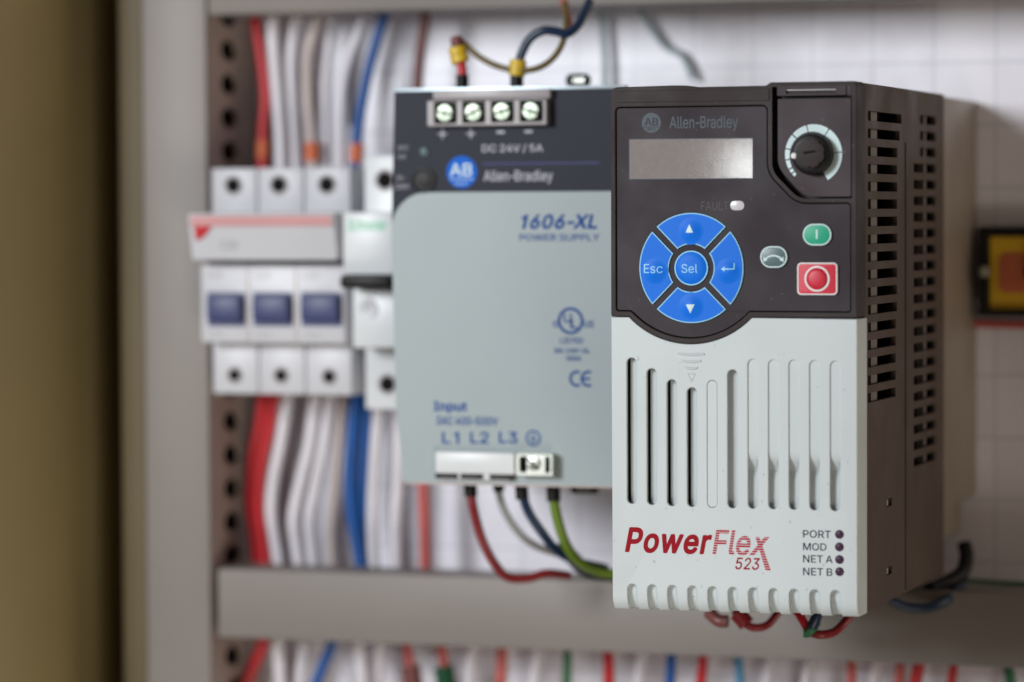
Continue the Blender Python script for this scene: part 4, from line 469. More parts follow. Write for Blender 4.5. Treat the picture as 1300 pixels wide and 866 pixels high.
# ================================================================== FRAME: upright and cross bars
FY = 130.0
xl = (at(176,10,FY)[0]+at(189,860,FY)[0])/2; xr = (at(259,10,FY)[0]+at(270,860,FY)[0])/2
up = thing('upright_post', 'tall grey painted upright of the frame with a perforated brown inner side', 'frame post', (xl, FY, -140))
obj('front_face', box(B(), xl, xr, FY, FY+2, -145, 325, .8), 'rail', up)
holes = []
zs = []
z = -130.0
while z < 320: zs.append(z); z += 11.6
holes = [[(151+7*math.cos(2*PI*k/20), q+3.7*math.sin(2*PI*k/20)) for k in range(20)] for q in zs]
obj('perforated_side', plate(rect(FY+2.1, PY-.4, -145, 325), holes, 1.6, SIDE(xr-.6)), 'postside', up)
obj('left_side', box(B(), xl, xl+1.6, FY+2.1, PY-.4, -145, 325), 'rail', up)
obj('shade_backing', box(B(), xr-9, xr-7, FY+3, PY-.6, -145, 325), 'void', up)  # black sheet puts the hollow's darkness behind the holes
zt = at(275,19,FY)[1]
o = tag(obj('cross_bar', box(B(), xr+.6, 400, FY, FY+22, zt, zt+26, .8), 'rail', loc=(xr, FY, zt)), 'grey cross bar along the very top edge of the picture', 'cross bar', 'grey cross bars')
z1 = at(500,729,FY)[1]; z0 = at(500,818,FY)[1]
o = tag(obj('cross_bar', box(B(), xr+2.6, 400, FY, FY+22, z0, z1, .8), 'rail', loc=(xr, FY, z0)), 'grey cross bar running below the white drive and the power supply', 'cross bar', 'grey cross bars')
o = tag(obj('din_rail', box(box(B(), xr+3, -10, 165, 167, 70, 106, .3), xr+3, -10, 167.2, PY-.3, 78, 98), 'metal', loc=(xr, 165, 70)), 'steel mounting rail seen in the gap between the two circuit breakers', 'mounting rail')

# ================================================================== DRIVE
X1, Z0, ZT = 72.0, 1.5, 152.0
dr = thing('variable_speed_drive', 'charcoal and white motor drive with blue round keypad and red lettering, in sharp focus', 'motor drive', (36, 88, Z0))
ACX, ACZ, AR = 23.5, 103.4, 25.4
def ubottom(r, zf):                                           # flat - arc - flat, left to right
    dx = math.sqrt(r*r-(ACZ-zf)**2); a = math.degrees(math.asin((ACZ-zf)/r))
    return arc(ACX, ACZ, r, 180+a, 360-a, 36)
# --- lower cover
PW = 6.09
sx = [4.75+1.32+PW*i for i in range(11)]
sx = [6.05+5.965*i for i in range(11)]
tops = [74.0,71.0,67.9,65.7,67.8,70.9,73.9,73.8,73.8,73.7,73.6]
bots = [32.1,31.9,31.7,31.6,31.5,31.5,31.5,31.5,31.5,31.5,31.4]
SW = 2.9
def slot(cx, zb, zt, w=SW): return arc(cx, zt-w/2, w/2, 0, 180, 10)+arc(cx, zb+w/2, w/2, 180, 360, 10)
outer = [(0.15,Z0)]
for cx in sx:                                                 # open notches on the bottom edge
    outer += [(cx-1.45, Z0)]+arc(cx, 7.6, 1.45, 180, 0, 10)+[(cx+1.45, Z0)]
outer += [(71.9,Z0),(72,Z0+.4),(72,85.4)]+ubottom(AR, 85.6)[::-1]+[(0,85.6)]
CD = 12.5
def trim(bm):
    for zz in (2.2,3,4,5.5): bmesh.ops.bisect_plane(bm, geom=bm.verts[:]+bm.edges[:]+bm.faces[:], plane_co=(0,0,zz), plane_no=(0,0,1))
    bmesh.ops.bisect_plane(bm, geom=bm.verts[:]+bm.edges[:]+bm.faces[:], plane_co=(0,1.1,0), plane_no=(0,1,0))
    bmesh.ops.bisect_plane(bm, geom=bm.verts[:]+bm.edges[:]+bm.faces[:], plane_co=(0,4.0,0), plane_no=(0,1,0))
    kill = []
    for f in bm.faces:
        c = f.calc_center_median()
        if 1.5 < c.x < 70.8 and c.z < 76 and c.z > Z0+.3 and c.y > (1.2 if c.z > 12 else 4.1): kill.append(f)
    bmesh.ops.delete(bm, geom=kill, context='FACES')
    for v in bm.verts:                                        # the lower edge curls back
        if v.co.z < 5.6 and v.co.y < 6:
            t = (5.6-v.co.z)/(5.6-Z0); v.co.y += 2.4*t*t*(1-v.co.y/14)
cov = obj('front_cover', plate(outer, [slot(c,b,t) for c,b,t in zip(sx,bots,tops)], CD, FRONT(0), .28, 1, 'FRONT', trim), 'cover', dr, 20)
for i,(c,b,t) in enumerate(zip(sx,bots,tops)):
    g = B()
    if i < 4: box(g, c-1.0, c+4, 2.4, 3.0, b-2, t+2)
    elif i == 5: box(g, c-4, c+2.2, 2.6, 3.2, b-2, t+2)
    elif i == 4: g = plate(slot(c,b+.1,t-.1,SW-.12), [], 1, FRONT(.22), .1)
    else:
        zc = 43.5                                               # shallow above, ramping to deep below
        prof = [(t+.4,.5),(48.2,.5),(46.9,.6),(45.9,.9),(45.1,1.4),(44.2,2.1),(43.2,2.7),(42.2,2.9),(41.2,2.7),(39.5,2.45),(36,2.4),(b-1.4,2.35)]
        vs = [[g.verts.new((xx, yy, zz)) for zz,yy in prof] for xx in (c-2.8, c+1.6)]
        for k in range(len(prof)-1): g.faces.new((vs[0][k],vs[1][k],vs[1][k+1],vs[0][k+1]))
    obj('slot_floor', g, 'cover', cov, 20 if i < 6 else 70)
g = B()
for cx in sx:                                                 # ribbed tongue behind each notch
    vs = [[g.verts.new((xx, yy, zz)) for zz,yy in [(10.5,1.9),(6.5,2.0),(4.5,2.5),(3.0,3.3),(Z0+.3,4.5)]] for xx in (cx-1.7, cx+1.7)]
    for k in range(4): g.faces.new((vs[0][k],vs[1][k],vs[1][k+1],vs[0][k+1]))
obj('notch_floor', g, 'cover', cov, 50)
# down arrow moulding
g = B()
for w, zz in ((3.9,75.0),(2.9,73.0),(1.85,71.1)):
    tube(g, [(23.8-w,0.02,zz+.28),(23.8-w*.5,-.12,zz+.06),(23.8,-.14,zz),(23.8+w*.5,-.12,zz+.06),(23.8+w,0.02,zz+.28)], .33, 8)
tube(g, [(23.8-1.05,0,69.6),(23.8-.5,0,68.5),(23.8,0,67.5)], .2, 8); tube(g, [(23.8+1.05,0,69.6),(23.8+.5,0,68.5),(23.8,0,67.5)], .2, 8); tube(g, [(23.8-1.05,0,69.6),(23.8+1.05,0,69.6)], .18, 8)
obj('arrow_moulding', g, 'cover', cov)
# printing on the cover
obj('lettering', text_px('Power', 793.5,904,670.5,703,0, bold=.56, shear=.22, track=34), 'logored', cov, label='bold dark red word Power on the cover')
def stripes(bm):
    zs = [v.co.z for v in bm.verts]; lo, hi = min(zs), max(zs); n = int((hi-lo)/.42)+1
    for i in range(n*2+1): bmesh.ops.bisect_plane(bm, geom=bm.verts[:]+bm.edges[:]+bm.faces[:], plane_co=(0,0,lo+i*.42+(.28 if False else 0)), plane_no=(0,0,1))
    for i in range(n+1): bmesh.ops.bisect_plane(bm, geom=bm.verts[:]+bm.edges[:]+bm.faces[:], plane_co=(0,0,lo+i*.62+.17), plane_no=(0,0,1))
def stripes(bm, p=.70, gap=.20):
    lo = math.floor(min(v.co.z for v in bm.verts)/p)*p; hi = max(v.co.z for v in bm.verts); z = lo
    while z < hi:
        for q in (z, z+gap): bmesh.ops.bisect_plane(bm, geom=bm.verts[:]+bm.edges[:]+bm.faces[:], plane_co=(0,0,q), plane_no=(0,0,1))
        z += p
    kill = [f for f in bm.faces if ((f.calc_center_median().z-lo) % p) < gap]
    bmesh.ops.delete(bm, geom=kill, context='FACES')
g = text_px('Fle', 904.5,953,672.5,705,0, bold=.26, shear=.20)
xa = at(950,700,0)[0]; xb = at(976,700,0)[0]; za = at(960,688,0)[1]; zb = at(960,706,0)[1]; zc = at(976,724,0)[1]
def quad(bm, a, b, c, d, y=-.05): bm.faces.new([bm.verts.new((p[0], y, p[1])) for p in (a,b,c,d)])
p = lambda u, v, y=0: at(u, v, y)
quad(g, p(970.5,682), p(977,682), p(957,705.5), p(950.5,705.5)); quad(g, p(959,682,0), p(964,682), p(978.5,724), p(972,724), -.07)
stripes(g); obj('lettering', g, 'pinkred', cov, label='striped red word Flex ending in a long tailed x')
obj('lettering', text_px('523', 933.5,965,708,723.4,0, bold=.05, shear=.22), 'logored', cov, label='red number 523 under the word')
leds = [(1065.7,678.5),(1065.7,694.4),(1065.8,710.4),(1065.9,725.8)]
for body, px1, a, b in (('PORT',1054.8,673.3,683),('MOD',1049.3,689.5,699),('NET A',1057.2,705,714.6),('NET B',1056.8,721.2,730.8)):
    obj('lettering', text_px(body, 1019.6, px1, a, b, 0, bold=.07), 'ink', cov, label='dark printed word '+body)
for u, v in leds:
    x, z = at(u, v, 0); g = B(); lathe(g, x, z, [(1.28,.05),(1.25,-.12),(1.0,-.30),(.6,-.42),(0,-.46)], 24); obj('indicator_light', g, 'led', cov)
# --- upper bezel
bo = ubottom(AR-.12, 85.75)
bez_o = [(0,86.3)]+[(.4,85.75)]+bo+[(71.6,85.75),(72,86.2),(72,150.8)]+[(71.2,ZT),(47.2,ZT),(45.8,151.1),(26,151.0),(22.5,151.5),(19,151.6),(2.2,151.3),(.9,150.9),(.1,150.0)]
mb = ubottom(AR-1.7, 87.3)
mem = rnd([(1.5,145.6),(1.5,87.3),(mb[0][0]-.3,87.3)]+mb[1:-1]+[(mb[-1][0],87.3),(70.3,87.3),(70.3,118.0),(54.6,118.0),(46.3,126.5),(46.3,145.6)], [1.3,1.0,0]+[0]*len(mb[1:-1])+[0,.7,1.2,7.5,7.5,1.6], 8)
def shrink(o, d):
    n = len(o); out = []
    for i in range(n):
        a, b, c = Vector(o[i-1]), Vector(o[i]), Vector(o[(i+1) % n])
        t = (c-a); 
        if t.length < 1e-6: out.append(tuple(b)); continue
        t.normalize(); out.append((b.x - d*t.y, b.y + d*t.x))
    return out
if area(mem) < 0: mem = mem[::-1]
kh = rnd([(47.3,151.0),(47.3,126.8),(55.2,118.9),(70.9,118.9),(70.9,151.0)], [.3,6.5,6.5,.5,.3], 8)
bez = obj('upper_bezel', plate(bez_o, [mem, kh], 11, FRONT(-.15), .3), 'bezel', dr, 20)
obj('keypad_film', plate(shrink(mem,.28), [], .8, FRONT(.30), .12), 'membrane', dr, 20)
obj('channel_floor', box(B(), 1, 71, 4, 5, 119, 151), 'black', bez)
kp = rnd([(49.3,147.3),(49.3,128.0),(57.0,119.7),(70.4,119.7),(70.4,147.3)], [.3,7,7,.4,.3], 8)
kpo = obj('dial_panel', plate(kp, [], 2.5, FRONT(-.35), .15), 'knobpanel', dr, 20)
obj('label_strip', plate(rect(49.1,69.0,148.1,150.9,.3), [rect(51.8,66.0,148.7,149.9)], 2.5, FRONT(-.2), .12), 'knobpanel', dr, 20)
obj('label_window', box(B(), 51.6,66.2,.45,.8,148.5,150.1), 'bezel', kpo)
obj('window_edge', box(B(), 51.9, 65.9, .1, .42, 149.62, 149.85), 'lens', kpo)
obj('corner_fillet', box(B(), 69.2,70.6,-.1,2,147.9,150.9,.1), 'knobpanel', kpo)
obj('top_strip', plate(rnd([(2.3,150.2),(1.9,146.9),(46.9,146.9),(46.9,150.3)],.3), [], .6, FRONT(-.42), .15), 'bezel', bez, 20)
# display
x0,zt_ = at(798.5,177,0); x1,zb_ = at(955.5,226.5,0)
obj('display_frame', plate(rect(x0-.12,x1+.12,zb_-.12,zt_+.12,.2), [rect(x0+.1,x1-.1,zb_+.1,zt_-.1)], .12, FRONT(.2), 0), 'dimprint', dr, 20)
obj('display_window', plate(rect(x0,x1,zb_,zt_,.1), [], .2, FRONT(.23), 0), 'lcd', dr, 20)
# logo on the keypad
KY = .30
cx, cz = at(827,156,KY); 
obj('emblem', decal(circ(cx,cz,2.85,40), [], KY), 'dimprint', dr, label='round dim grey emblem with the letters AB')
lg = text_bm('AB', cx-2.0, cx+2.0, cz-.75, cz+1.35, KY-.06, bold=.1); 
lf = text_bm('QUALITY', cx-1.2, cx+1.2, cz-2.1, cz-1.55, KY-.06); merge(lg, lf); box(lg, cx-2.4, cx+2.4, KY-.11, KY-.08, cz-1.25, cz-1.10)
obj('lettering', lg, 'membrane', dr)
obj('lettering', text_px('Allen-Bradley', 850,937,147.5,167,KY, bold=.05), 'dimprint', dr, label='dim grey maker name on the keypad film')
obj('lettering', text_px('FAULT', 890,925,256,267,KY), 'faintprint', dr, label='very faint word FAULT')
cx, cz = at(936,261,KY); obj('indicator_light', plate(rect(cx-2.05,cx+2.05,cz-1.35,cz+1.35,1.3), [], .3, FRONT(KY-.15), .1), 'lens', dr, label='small white oval fault light')
# --- navigation keys
DX, DZ = at(878,340.3,KY); DXR, DZR = 15.35, 15.7
GAP = .92
def seg_outline(k, ro, ri, gap):                              # quarter ring with parallel diagonal gaps, k=0 right,1 top..
    def edge(r, side):
        base = k*90+side*45; off = math.degrees(math.asin(gap/r)); return base-side*off
    a0, a1 = edge(ro,-1), edge(ro,1); b0, b1 = edge(ri,-1), edge(ri,1)
    pts = arc(0,0,ro,a0,a1,24)+arc(0,0,ri,b1,b0,14)
    return [(DX+x, DZ+z*1.02) for x, z in pts]
def dome(cx, cz, r=3.9, h=.62, y=None):
    y = KY-.62 if y is None else y
    prof = [(r*(1-i/10), y+.01-h*(.5-.5*math.cos(PI*i/10))) for i in range(11)]
    return lathe(B(), cx, cz, prof, 36)
names = ['enter_key','up_key','escape_key','down_key']
dpos = [(10.9,-.9),(0,10.6),(-10.7,-.9),(0,-10.9)]
keys = []
for k in range(4):
    ko = obj(names[k], plate(seg_outline(k,15.05,6.95,GAP+.3), [], .7, FRONT(KY-.62), .08), 'blue', dr, 20)
    obj('key_dome', dome(DX+dpos[k][0], DZ+dpos[k][1], 4.0, .75), 'blue', ko, 60)
    obj('key_outline', plate(seg_outline(k,15.35,6.65,GAP), [], .5, FRONT(KY-.5), .08), 'ltblue', ko, 20)
    keys.append(ko)
g = B(); lathe(g, DX, DZ, [(4.62,KY),(4.62,KY-.5),(4.45,KY-.62),(3.0,KY-.85),(1.5,KY-.97),(0,KY-1.0)], 48); sk = obj('select_key', g, 'blue', dr, 40)
obj('key_outline', plate(circ(DX,DZ,4.95,48), [circ(DX,DZ,4.6,48)], .5, FRONT(KY-.52), .05), 'ltblue', sk, 20)
TY = KY-1.42
def wrap(bm, f):
    bmesh.ops.subdivide_edges(bm, edges=[e for e in bm.edges if e.calc_length() > .5], cuts=2)
    for v in bm.verts: v.co.y = f(v.co.x, v.co.z)
def on_dome(k, h=.75, r=4.0):
    cx, cz = DX+dpos[k][0], DZ+dpos[k][1]
    def f(x, z):
        d = math.hypot(x-cx, z-cz); base = KY-.62
        return base-.05-(h*(.5+.5*math.cos(PI*d/r)) if d < r else 0)
    return f
def on_sel(x, z):
    d = math.hypot(x-DX, z-DZ); return KY-1.06+.40*(min(d,4.6)/4.5)**2
g = text_px('Esc', 818.3,842.4,335.3,346.8,KY, bold=-.03); wrap(g, on_dome(2)); obj('lettering', g, 'ltblue', keys[2])
g = text_px('Sel', 866.2,886.6,335.3,346.5,KY, bold=-.03); wrap(g, on_sel); obj('lettering', g, 'ltblue', sk)
def tri(k, pts, yf):
    g = B(); P_ = [at(u, v, KY) for u, v in pts]; c = (sum(q[0] for q in P_)/len(P_), sum(q[1] for q in P_)/len(P_))
    g.faces.new([g.verts.new((q[0], 0, q[1])) for q in P_]); bmesh.ops.subdivide_edges(g, edges=g.edges[:], cuts=3, use_grid_fill=True)
    for v in g.verts: v.co.y = yf(v.co.x, v.co.z)-.04
    return g
obj('arrow_symbol', tri(1, [(876.6,284.6),(881.6,295.4),(872.0,295.4)], on_dome(1)), 'ltprint', keys[1])
obj('arrow_symbol', tri(3, [(872.4,386.4),(883.4,386.4),(877.8,397.8)], on_dome(3)), 'ltprint', keys[3])
g = tri(0, [(916.6,341.5),(921.2,338.2),(921.2,344.8)], on_dome(0))
for pts in ([(920,340.8),(926.5,340.8),(926.5,342.3),(920,342.3)],[(926.5,340.8),(933.8,340.8),(933.8,342.3),(926.5,342.3)],[(932.4,334),(933.8,334),(933.8,341),(932.4,341)]):
    merge(g, tri(0, pts, on_dome(0)))
obj('arrow_symbol', g, 'ltblue', keys[0])
# --- start / reverse / stop keys
def key(name, u, v, w, h, r, m, hgt=.9, border='ltprint', bw=.36):
    cx, cz = at(u, v, KY)
    ko = obj(name, plate(rect(cx-w/2+bw,cx+w/2-bw,cz-h/2+bw,cz+h/2-bw,max(.2,r-bw),8), [], hgt, FRONT(KY-hgt), .22, 2), m, dr, 25)
    obj('key_outline', plate(rect(cx-w/2,cx+w/2,cz-h/2,cz+h/2,r,8), [], hgt-.12, FRONT(KY-hgt+.12), .1), border, ko, 20)
    return ko, cx, cz
ko, cx, cz = key('start_key', 1038, 298, 8.2, 6.1, 3.0, 'green'); obj('bar_symbol', decal(rect(cx-.28,cx+.22,cz-1.15,cz+1.4), [], KY-.92), 'ltprint', ko)
ko, cx, cz = key('reverse_key', 983, 326.3, 7.8, 6.1, 3.0, 'greykey')
g = plate(arc(cx, cz-2.9, 3.5, 38, 142, 16)+arc(cx, cz-2.9, 3.05, 142, 38, 16), [], .05, FRONT(KY-.96)); 
for s in (-1,1): merge(g, decal([(cx+s*2.95,cz-1.35),(cx+s*1.75,cz-.85),(cx+s*2.85,cz+.1)] if s>0 else [(cx+s*2.95,cz-1.35),(cx+s*2.85,cz+.1),(cx+s*1.75,cz-.85)], [], KY-.92))
obj('arc_symbol', g, 'ltprint', ko)
ko, cx, cz = key('stop_key', 1038.3, 354, 11.6, 9.1, 1.2, 'red', border='white')
g = B(); lathe(g, cx, cz, [(3.0,KY-.9),(2.9,KY-1.25),(2.2,KY-1.5),(1.2,KY-1.62),(0,KY-1.66)], 36); obj('key_dome', g, 'red', ko, 60)
obj('ring_symbol', plate(circ(cx,cz,3.62,40), [circ(cx,cz,3.1,40)], .12, FRONT(KY-1.0), .03), 'white', ko)
# --- speed dial
px_, pz_ = at(980+326/6.18, 100+592/6.18, -.35)
bounds = [228,221.5,219,212,209,192.3,190,170,167.6,139.5,136.8,105.2,102.8,58.2,55.8,4.6,2.4,-60]
rg = B()
for a0, a1 in zip(bounds[0::2], bounds[1::2]):
    n = max(3, int(abs(a0-a1)/4)); inn = []
    for i in range(n+1):
        a = a0+(a1-a0)*i/n; t = (228-a)/288; th_ = .85+2.05*t**.8; inn.append((px_+(8.2-th_)*math.cos(math.radians(a)), pz_+(8.2-th_)*1.02*math.sin(math.radians(a))))
    out_ = [(px_+x, pz_+z*1.02) for x, z in arc(0,0,8.2,a0,a1,n)]
    merge(rg, decal(out_+inn[::-1], [], -.35))
obj('scale_ring', rg, 'ringwhite', kpo)
g = B(); lathe(g, px_, pz_, [(5.9,-.3),(5.9,-2.6),(5.6,-3.6),(5.2,-3.9),(3.9,-4.0),(0,-4.0)], 48); kn = obj('speed_dial', g, 'black', dr, 35)
oo = []
for i in range(96):
    a = 2*PI*i/96; oo.append((px_+(4.15-.38*max(0,math.cos(8*a))**3)*math.cos(a)+.1, pz_+(4.15-.38*max(0,math.cos(8*a))**3)*math.sin(a)+.2))
obj('dial_cap', plate(oo, [], 1.2, FRONT(-4.9), .25), 'bezel', kn, 25)
g = plate(rect(-1.7,1.7,-.32,.32,.1), [], .2, FRONT(-5.02))
bmesh.ops.rotate(g, verts=g.verts, cent=(0,0,0), matrix=Matrix.Rotation(math.radians(-8),3,'Y'))
for v in g.verts: v.co += Vector((px_-.1, 0, pz_+.5))
obj('slot_mark', g, 'void', kn)
g = B(); lathe(g, px_-4.75, pz_-.45, [(.85,-3.7),(.85,-4.05),(.6,-4.3),(0,-4.35)], 24); obj('pointer_dot', g, 'white', kn)
# --- housing
vents1 = []; v1z = [142.9-5.02*i for i in range(17)]
vents2 = [143.4-4.93*i for i in range(22)]
hol = []
for i, zc in enumerate(v1z):
    e = 60 if i == 0 else (57.5 if i == 1 else (54 if i < 12 else 52))
    hol.append(rect(15.5, e, zc-1.55, zc+1.2, .3, 2))
for i, zc in enumerate(vents2):
    hol.append(rect(86 if i < 3 else 77, 109, zc-1.5, zc+1.2, .5, 2))
hol += [rect(40,47,29.3,31.6), rect(40,47,9.3,11.6)]
h = B()
sp = obj('vented_side', plate(rect(10.9,121.5,Z0+.2,151.8), hol, 1.6, SIDE(71.6), .1), 'body', dr, 20)
obj('housing', box(box(box(box(h, .5,64,12.6,121,Z0+.4,151.4,.6), 64,70,11.5,121.3,149.4,151.6), 64,70,11.5,121.3,Z0+.3,3.2), 64,69.9,118,121.4,3,150), 'body', dr)
obj('inner_rib', box(box(B(), 68.2,69.7,27.5,35.5,12,149), 67.5,69.8,100,103,30,149), 'post', sp)
obj('inner_board', box(B(), 64.3,65,12,118,4,149), 'void', sp)
obj('side_seam', box(box(B(), 71.3,71.85,62.4,63.2,4,128), 71.3,71.95,66,121.3,Z0+.6,151.5,.3) if False else box(B(), 71.5,71.9,64.5,66,Z0+1,136,.15), 'bezel', sp)
obj('snap_clip', box(box(B(), 67.5,71.2,40.4,43.4,29.6,31.3), 67.5,71.2,40.4,43.4,9.6,11.3), 'housing', sp)
hs = obj('heat_sink', box(B(), 3,71.4,121.8,PY-.3,22,151.2,.8), 'heatsink', dr)
g = B()
for i in range(9): box(g, 6+i*7.2, 8+i*7.2, 122.5, PY-1, 10, 21.8)
obj('cooling_fin', g, 'heatsink', hs)

# ================================================================== POWER SUPPLY
QY = 78.0
ps = thing('power_supply_unit', 'pale grey green power supply with slate top band and blue printing', 'power supply', (-57, 120, 30))
a_, b_, c_, d_, e_ = at(500,118,QY), at(496.5,290,QY), at(503,520,QY), at(512,613,QY), None
XR = -19.0; zt1 = at(640,114.5,QY)[1]; zb1 = at(640,614.5,QY)[1]
face = [(a_[0],zt1),(b_[0],b_[1]),(c_[0],c_[1]),(d_[0],zb1),(XR,zb1),(XR,zt1)]
zdb = at(650,243.5,QY)[1]; xc = at(541,243,QY)[0]
band = [(a_[0],zt1),(b_[0],at(500,289,QY)[1])]
cr = rnd([(b_[0]-.1, zdb), (XR, zdb), (XR, zb1), (d_[0],zb1), (c_[0],c_[1])], [12,0,0,0,0], 16)
obj('front_panel', plate(face, [], 3, FRONT(QY+.05), .5), 'psudark', ps, 20)
lowf = obj('lower_panel', plate(cr, [], .6, FRONT(QY-.25), .12), 'psu', ps, 20)
obj('casing', box(B(), a_[0]+.8, XR-.4, QY+3.1, PY-.5, zb1+.6, zt1-.5, .6), 'psu', ps)
obj('top_edge', box(B(), a_[0], XR, QY-.1, QY+3, zt1-.1, zt1+1.0, .25), 'psuedge', ps)
obj('bottom_edge', box(B(), d_[0]+1, XR, QY-.1, QY+3, zb1-.6, zb1+.1, .2), 'wbeige', ps)
TF = QY-.28
def pt(body, a, b, c, d, m, par=None, **k): obj('lettering', text_px(body, a, b, c, d, QY-(.28 if m == 'psublue' else 0), **k), m, par or ps)
pt('1606-XL', 661.8,758,272,291,'psublue', lowf, bold=0.50, shear=.22, track=20)
pt('POWER SUPPLY', 659.8,761,297,306,'psublue', lowf, bold=0.14)
pt('LISTED', 711,740.5,428.5,436.3,'psublue', lowf, bold=.24)
pt('IND. CONT. EQ.', 703.6,748.8,442,449,'psublue', lowf, bold=0.24)
pt('18WA', 718,738,451.8,458.5,'psublue', lowf, bold=0.29)
pt('Input', 550.5,593,510,525,'psublue', lowf, bold=.28, track=15)
pt('3AC 400-500V', 553.7,632,529,540,'psublue', lowf, bold=.24)
pt('L1', 561.4,582.8,548.5,563.3,'psublue', lowf, bold=.24); pt('L2', 597,620.6,548.3,563.1,'psublue', lowf, bold=.24); pt('L3', 633.5,657,548.2,563,'psublue', lowf, bold=.24)
cx, cz = at(724.4,407.4,TF); g = plate(circ(cx,cz,4.2,40), [circ(cx,cz,3.35,40)], .05, FRONT(TF-.05))
merge(g, text_bm('U', cx-2.3, cx+.3, cz-.6, cz+2.2, TF, bold=.3)); merge(g, text_bm('L', cx-.1, cx+2.3, cz-2.4, cz+.5, TF, bold=.3))
merge(g, text_px('c', 702,709,407.5,415.5, TF, bold=.3)); merge(g, text_px('US', 741.5,754,407,416, TF, bold=.3))
obj('certification_mark', g, 'psublue', lowf)
cx, cz = at(732.5,480.8,TF); g = plate(arc(cx,cz,2.55,65,295,16)+arc(cx,cz,1.75,295,65,16), [], .05, FRONT(TF-.05)); cx += 3.7
merge(g, plate(arc(cx,cz,2.55,65,295,16)+arc(cx,cz,1.75,295,65,16), [], .05, FRONT(TF-.05))); box(g, cx-2.1, cx+.6, TF-.06, TF-.01, cz-.38, cz+.38)
obj('certification_mark', g, 'psublue', lowf)
cx, cz = at(677,556.3,TF); g = plate(circ(cx,cz,2.5,32), [circ(cx,cz,1.95,32)], .05, FRONT(TF-.05)); box(g, cx-.22,cx+.22,TF-.06,TF-.01,cz-.1,cz+1.4)
for q, w in ((-.1,1.3),(-.7,.9),(-1.3,.5)): box(g, cx-w,cx+w,TF-.065,TF-.015,cz+q-.16,cz+q+.16)
obj('earth_symbol', g, 'psublue', lowf)
pt('DC 24V / 5A', 612,689.5,183,194.3,'psugrey', bold=.2); pt('Allen-Bradley', 614,702,216.5,233.5,'psugrey', bold=.22)
pt('DC', 506,518.5,184.8,190.6,'psugrey'); pt('OK', 505.5,515.5,196.6,201.6,'psugrey'); pt('24-', 503.5,514,222,228.5,'psugrey'); pt('28V', 502.5,519.5,233.5,240,'psugrey')
pt('+', 556,567.5,164,176.5,'psugrey', bold=.25); pt('+', 592,603.5,164,176,'psugrey', bold=.25); pt('-', 630.5,640.5,166,169.5,'psugrey'); pt('-', 666,676,165.4,168.8,'psugrey')
x0,z0_ = at(613,208.4,QY); x1,z1_ = at(761,206.2,QY); g = B(); box(g, x0,x1,QY-.06,QY-.0,z0_,z1_); obj('blue_line', g, 'psuline', ps)
cx, cz = at(586.2,218.5,QY); em = obj('emblem', decal(circ(cx,cz,5.05,40), [], QY), 'psulogo', ps, label='round bright blue emblem with white letters AB')
g = text_bm('AB', cx-3.9, cx+3.5, cz-1.2, cz+2.7, QY-.06, bold=.12); merge(g, text_bm('QUALITY', cx-2.3, cx+2.1, cz-4.1, cz-3.2, QY-.06)); box(g, cx-4.0,cx+4.0,QY-.12,QY-.07,cz-2.3,cz-2.05)
obj('lettering', g, 'ltprint', em)
cx, cz = at(539,192.5,QY); g = B(); lathe(g, cx, cz, [(1.6,QY),(1.5,QY-.5),(.9,QY-.9),(0,QY-1)], 20); obj('indicator_light', g, 'greykey', ps)
cx, cz = at(538,228.5,QY); g = B(); lathe(g, cx, cz, [(4.2,QY),(4.1,QY-.5),(3.5,QY-.6),(3.3,QY+.0),(2.6,QY+.02),(2.4,QY-.6),(0,QY-.8)], 32); obj('voltage_adjuster', g, 'black', ps, 30)
# output terminals
x0, zt2 = at(543.5,128.4,QY-3); x1, zb2 = at(695,158.5,QY-3)
scr = [(565,143.4),(601,142.6),(637.3,141.6),(674,140.8)]
hw = (x1-x0); hol = []
cen = [at(u, v, QY-3) for u, v in scr]
tb = obj('output_terminals', plate(rect(x0,x1,zb2,zt2,.5), [rect(c[0]-3.3,c[0]+4.2,c[1]-3.35,c[1]+3.35,.4) for c in cen], 5, FRONT(QY-4), .25), 'housing', ps, 20)
obj('terminal_floor', box(B(), x0+.5,x1-.5,QY-1.0,QY-.1,zb2+.5,zt2-.5), 'black', tb)
obj('terminal_hood', box(B(), x0+1.5,x1+.8,QY-3,QY+2,zt2+.2,zt1+.3,.4), 'housing', ps)
def screw(cx, cz, y, r, par, m='shiny', ang=20):
    g = B(); lathe(g, cx, cz, [(r,y+1.4),(r,y+.3),(r*.9,y),(r*.45,y-.12),(0,y-.15)], 28); s_ = obj('terminal_screw', g, m, par, 40)
    g = B(); box(g, -r*.95, r*.95, -.16, .06, -.36, .36); box(g, -.17,.17,-.09,.05,-r*.55,r*.55)
    bmesh.ops.rotate(g, verts=g.verts, cent=(0,0,0), matrix=Matrix.Rotation(math.radians(ang),3,'Y'))
    for v in g.verts: v.co += Vector((cx, y-.13, cz))
    obj('screw_slot', g, 'void', s_)
for i, c in enumerate(cen): screw(c[0], c[1], QY-3.6, 2.75, tb, ang=[12,-25,-15,18][i])
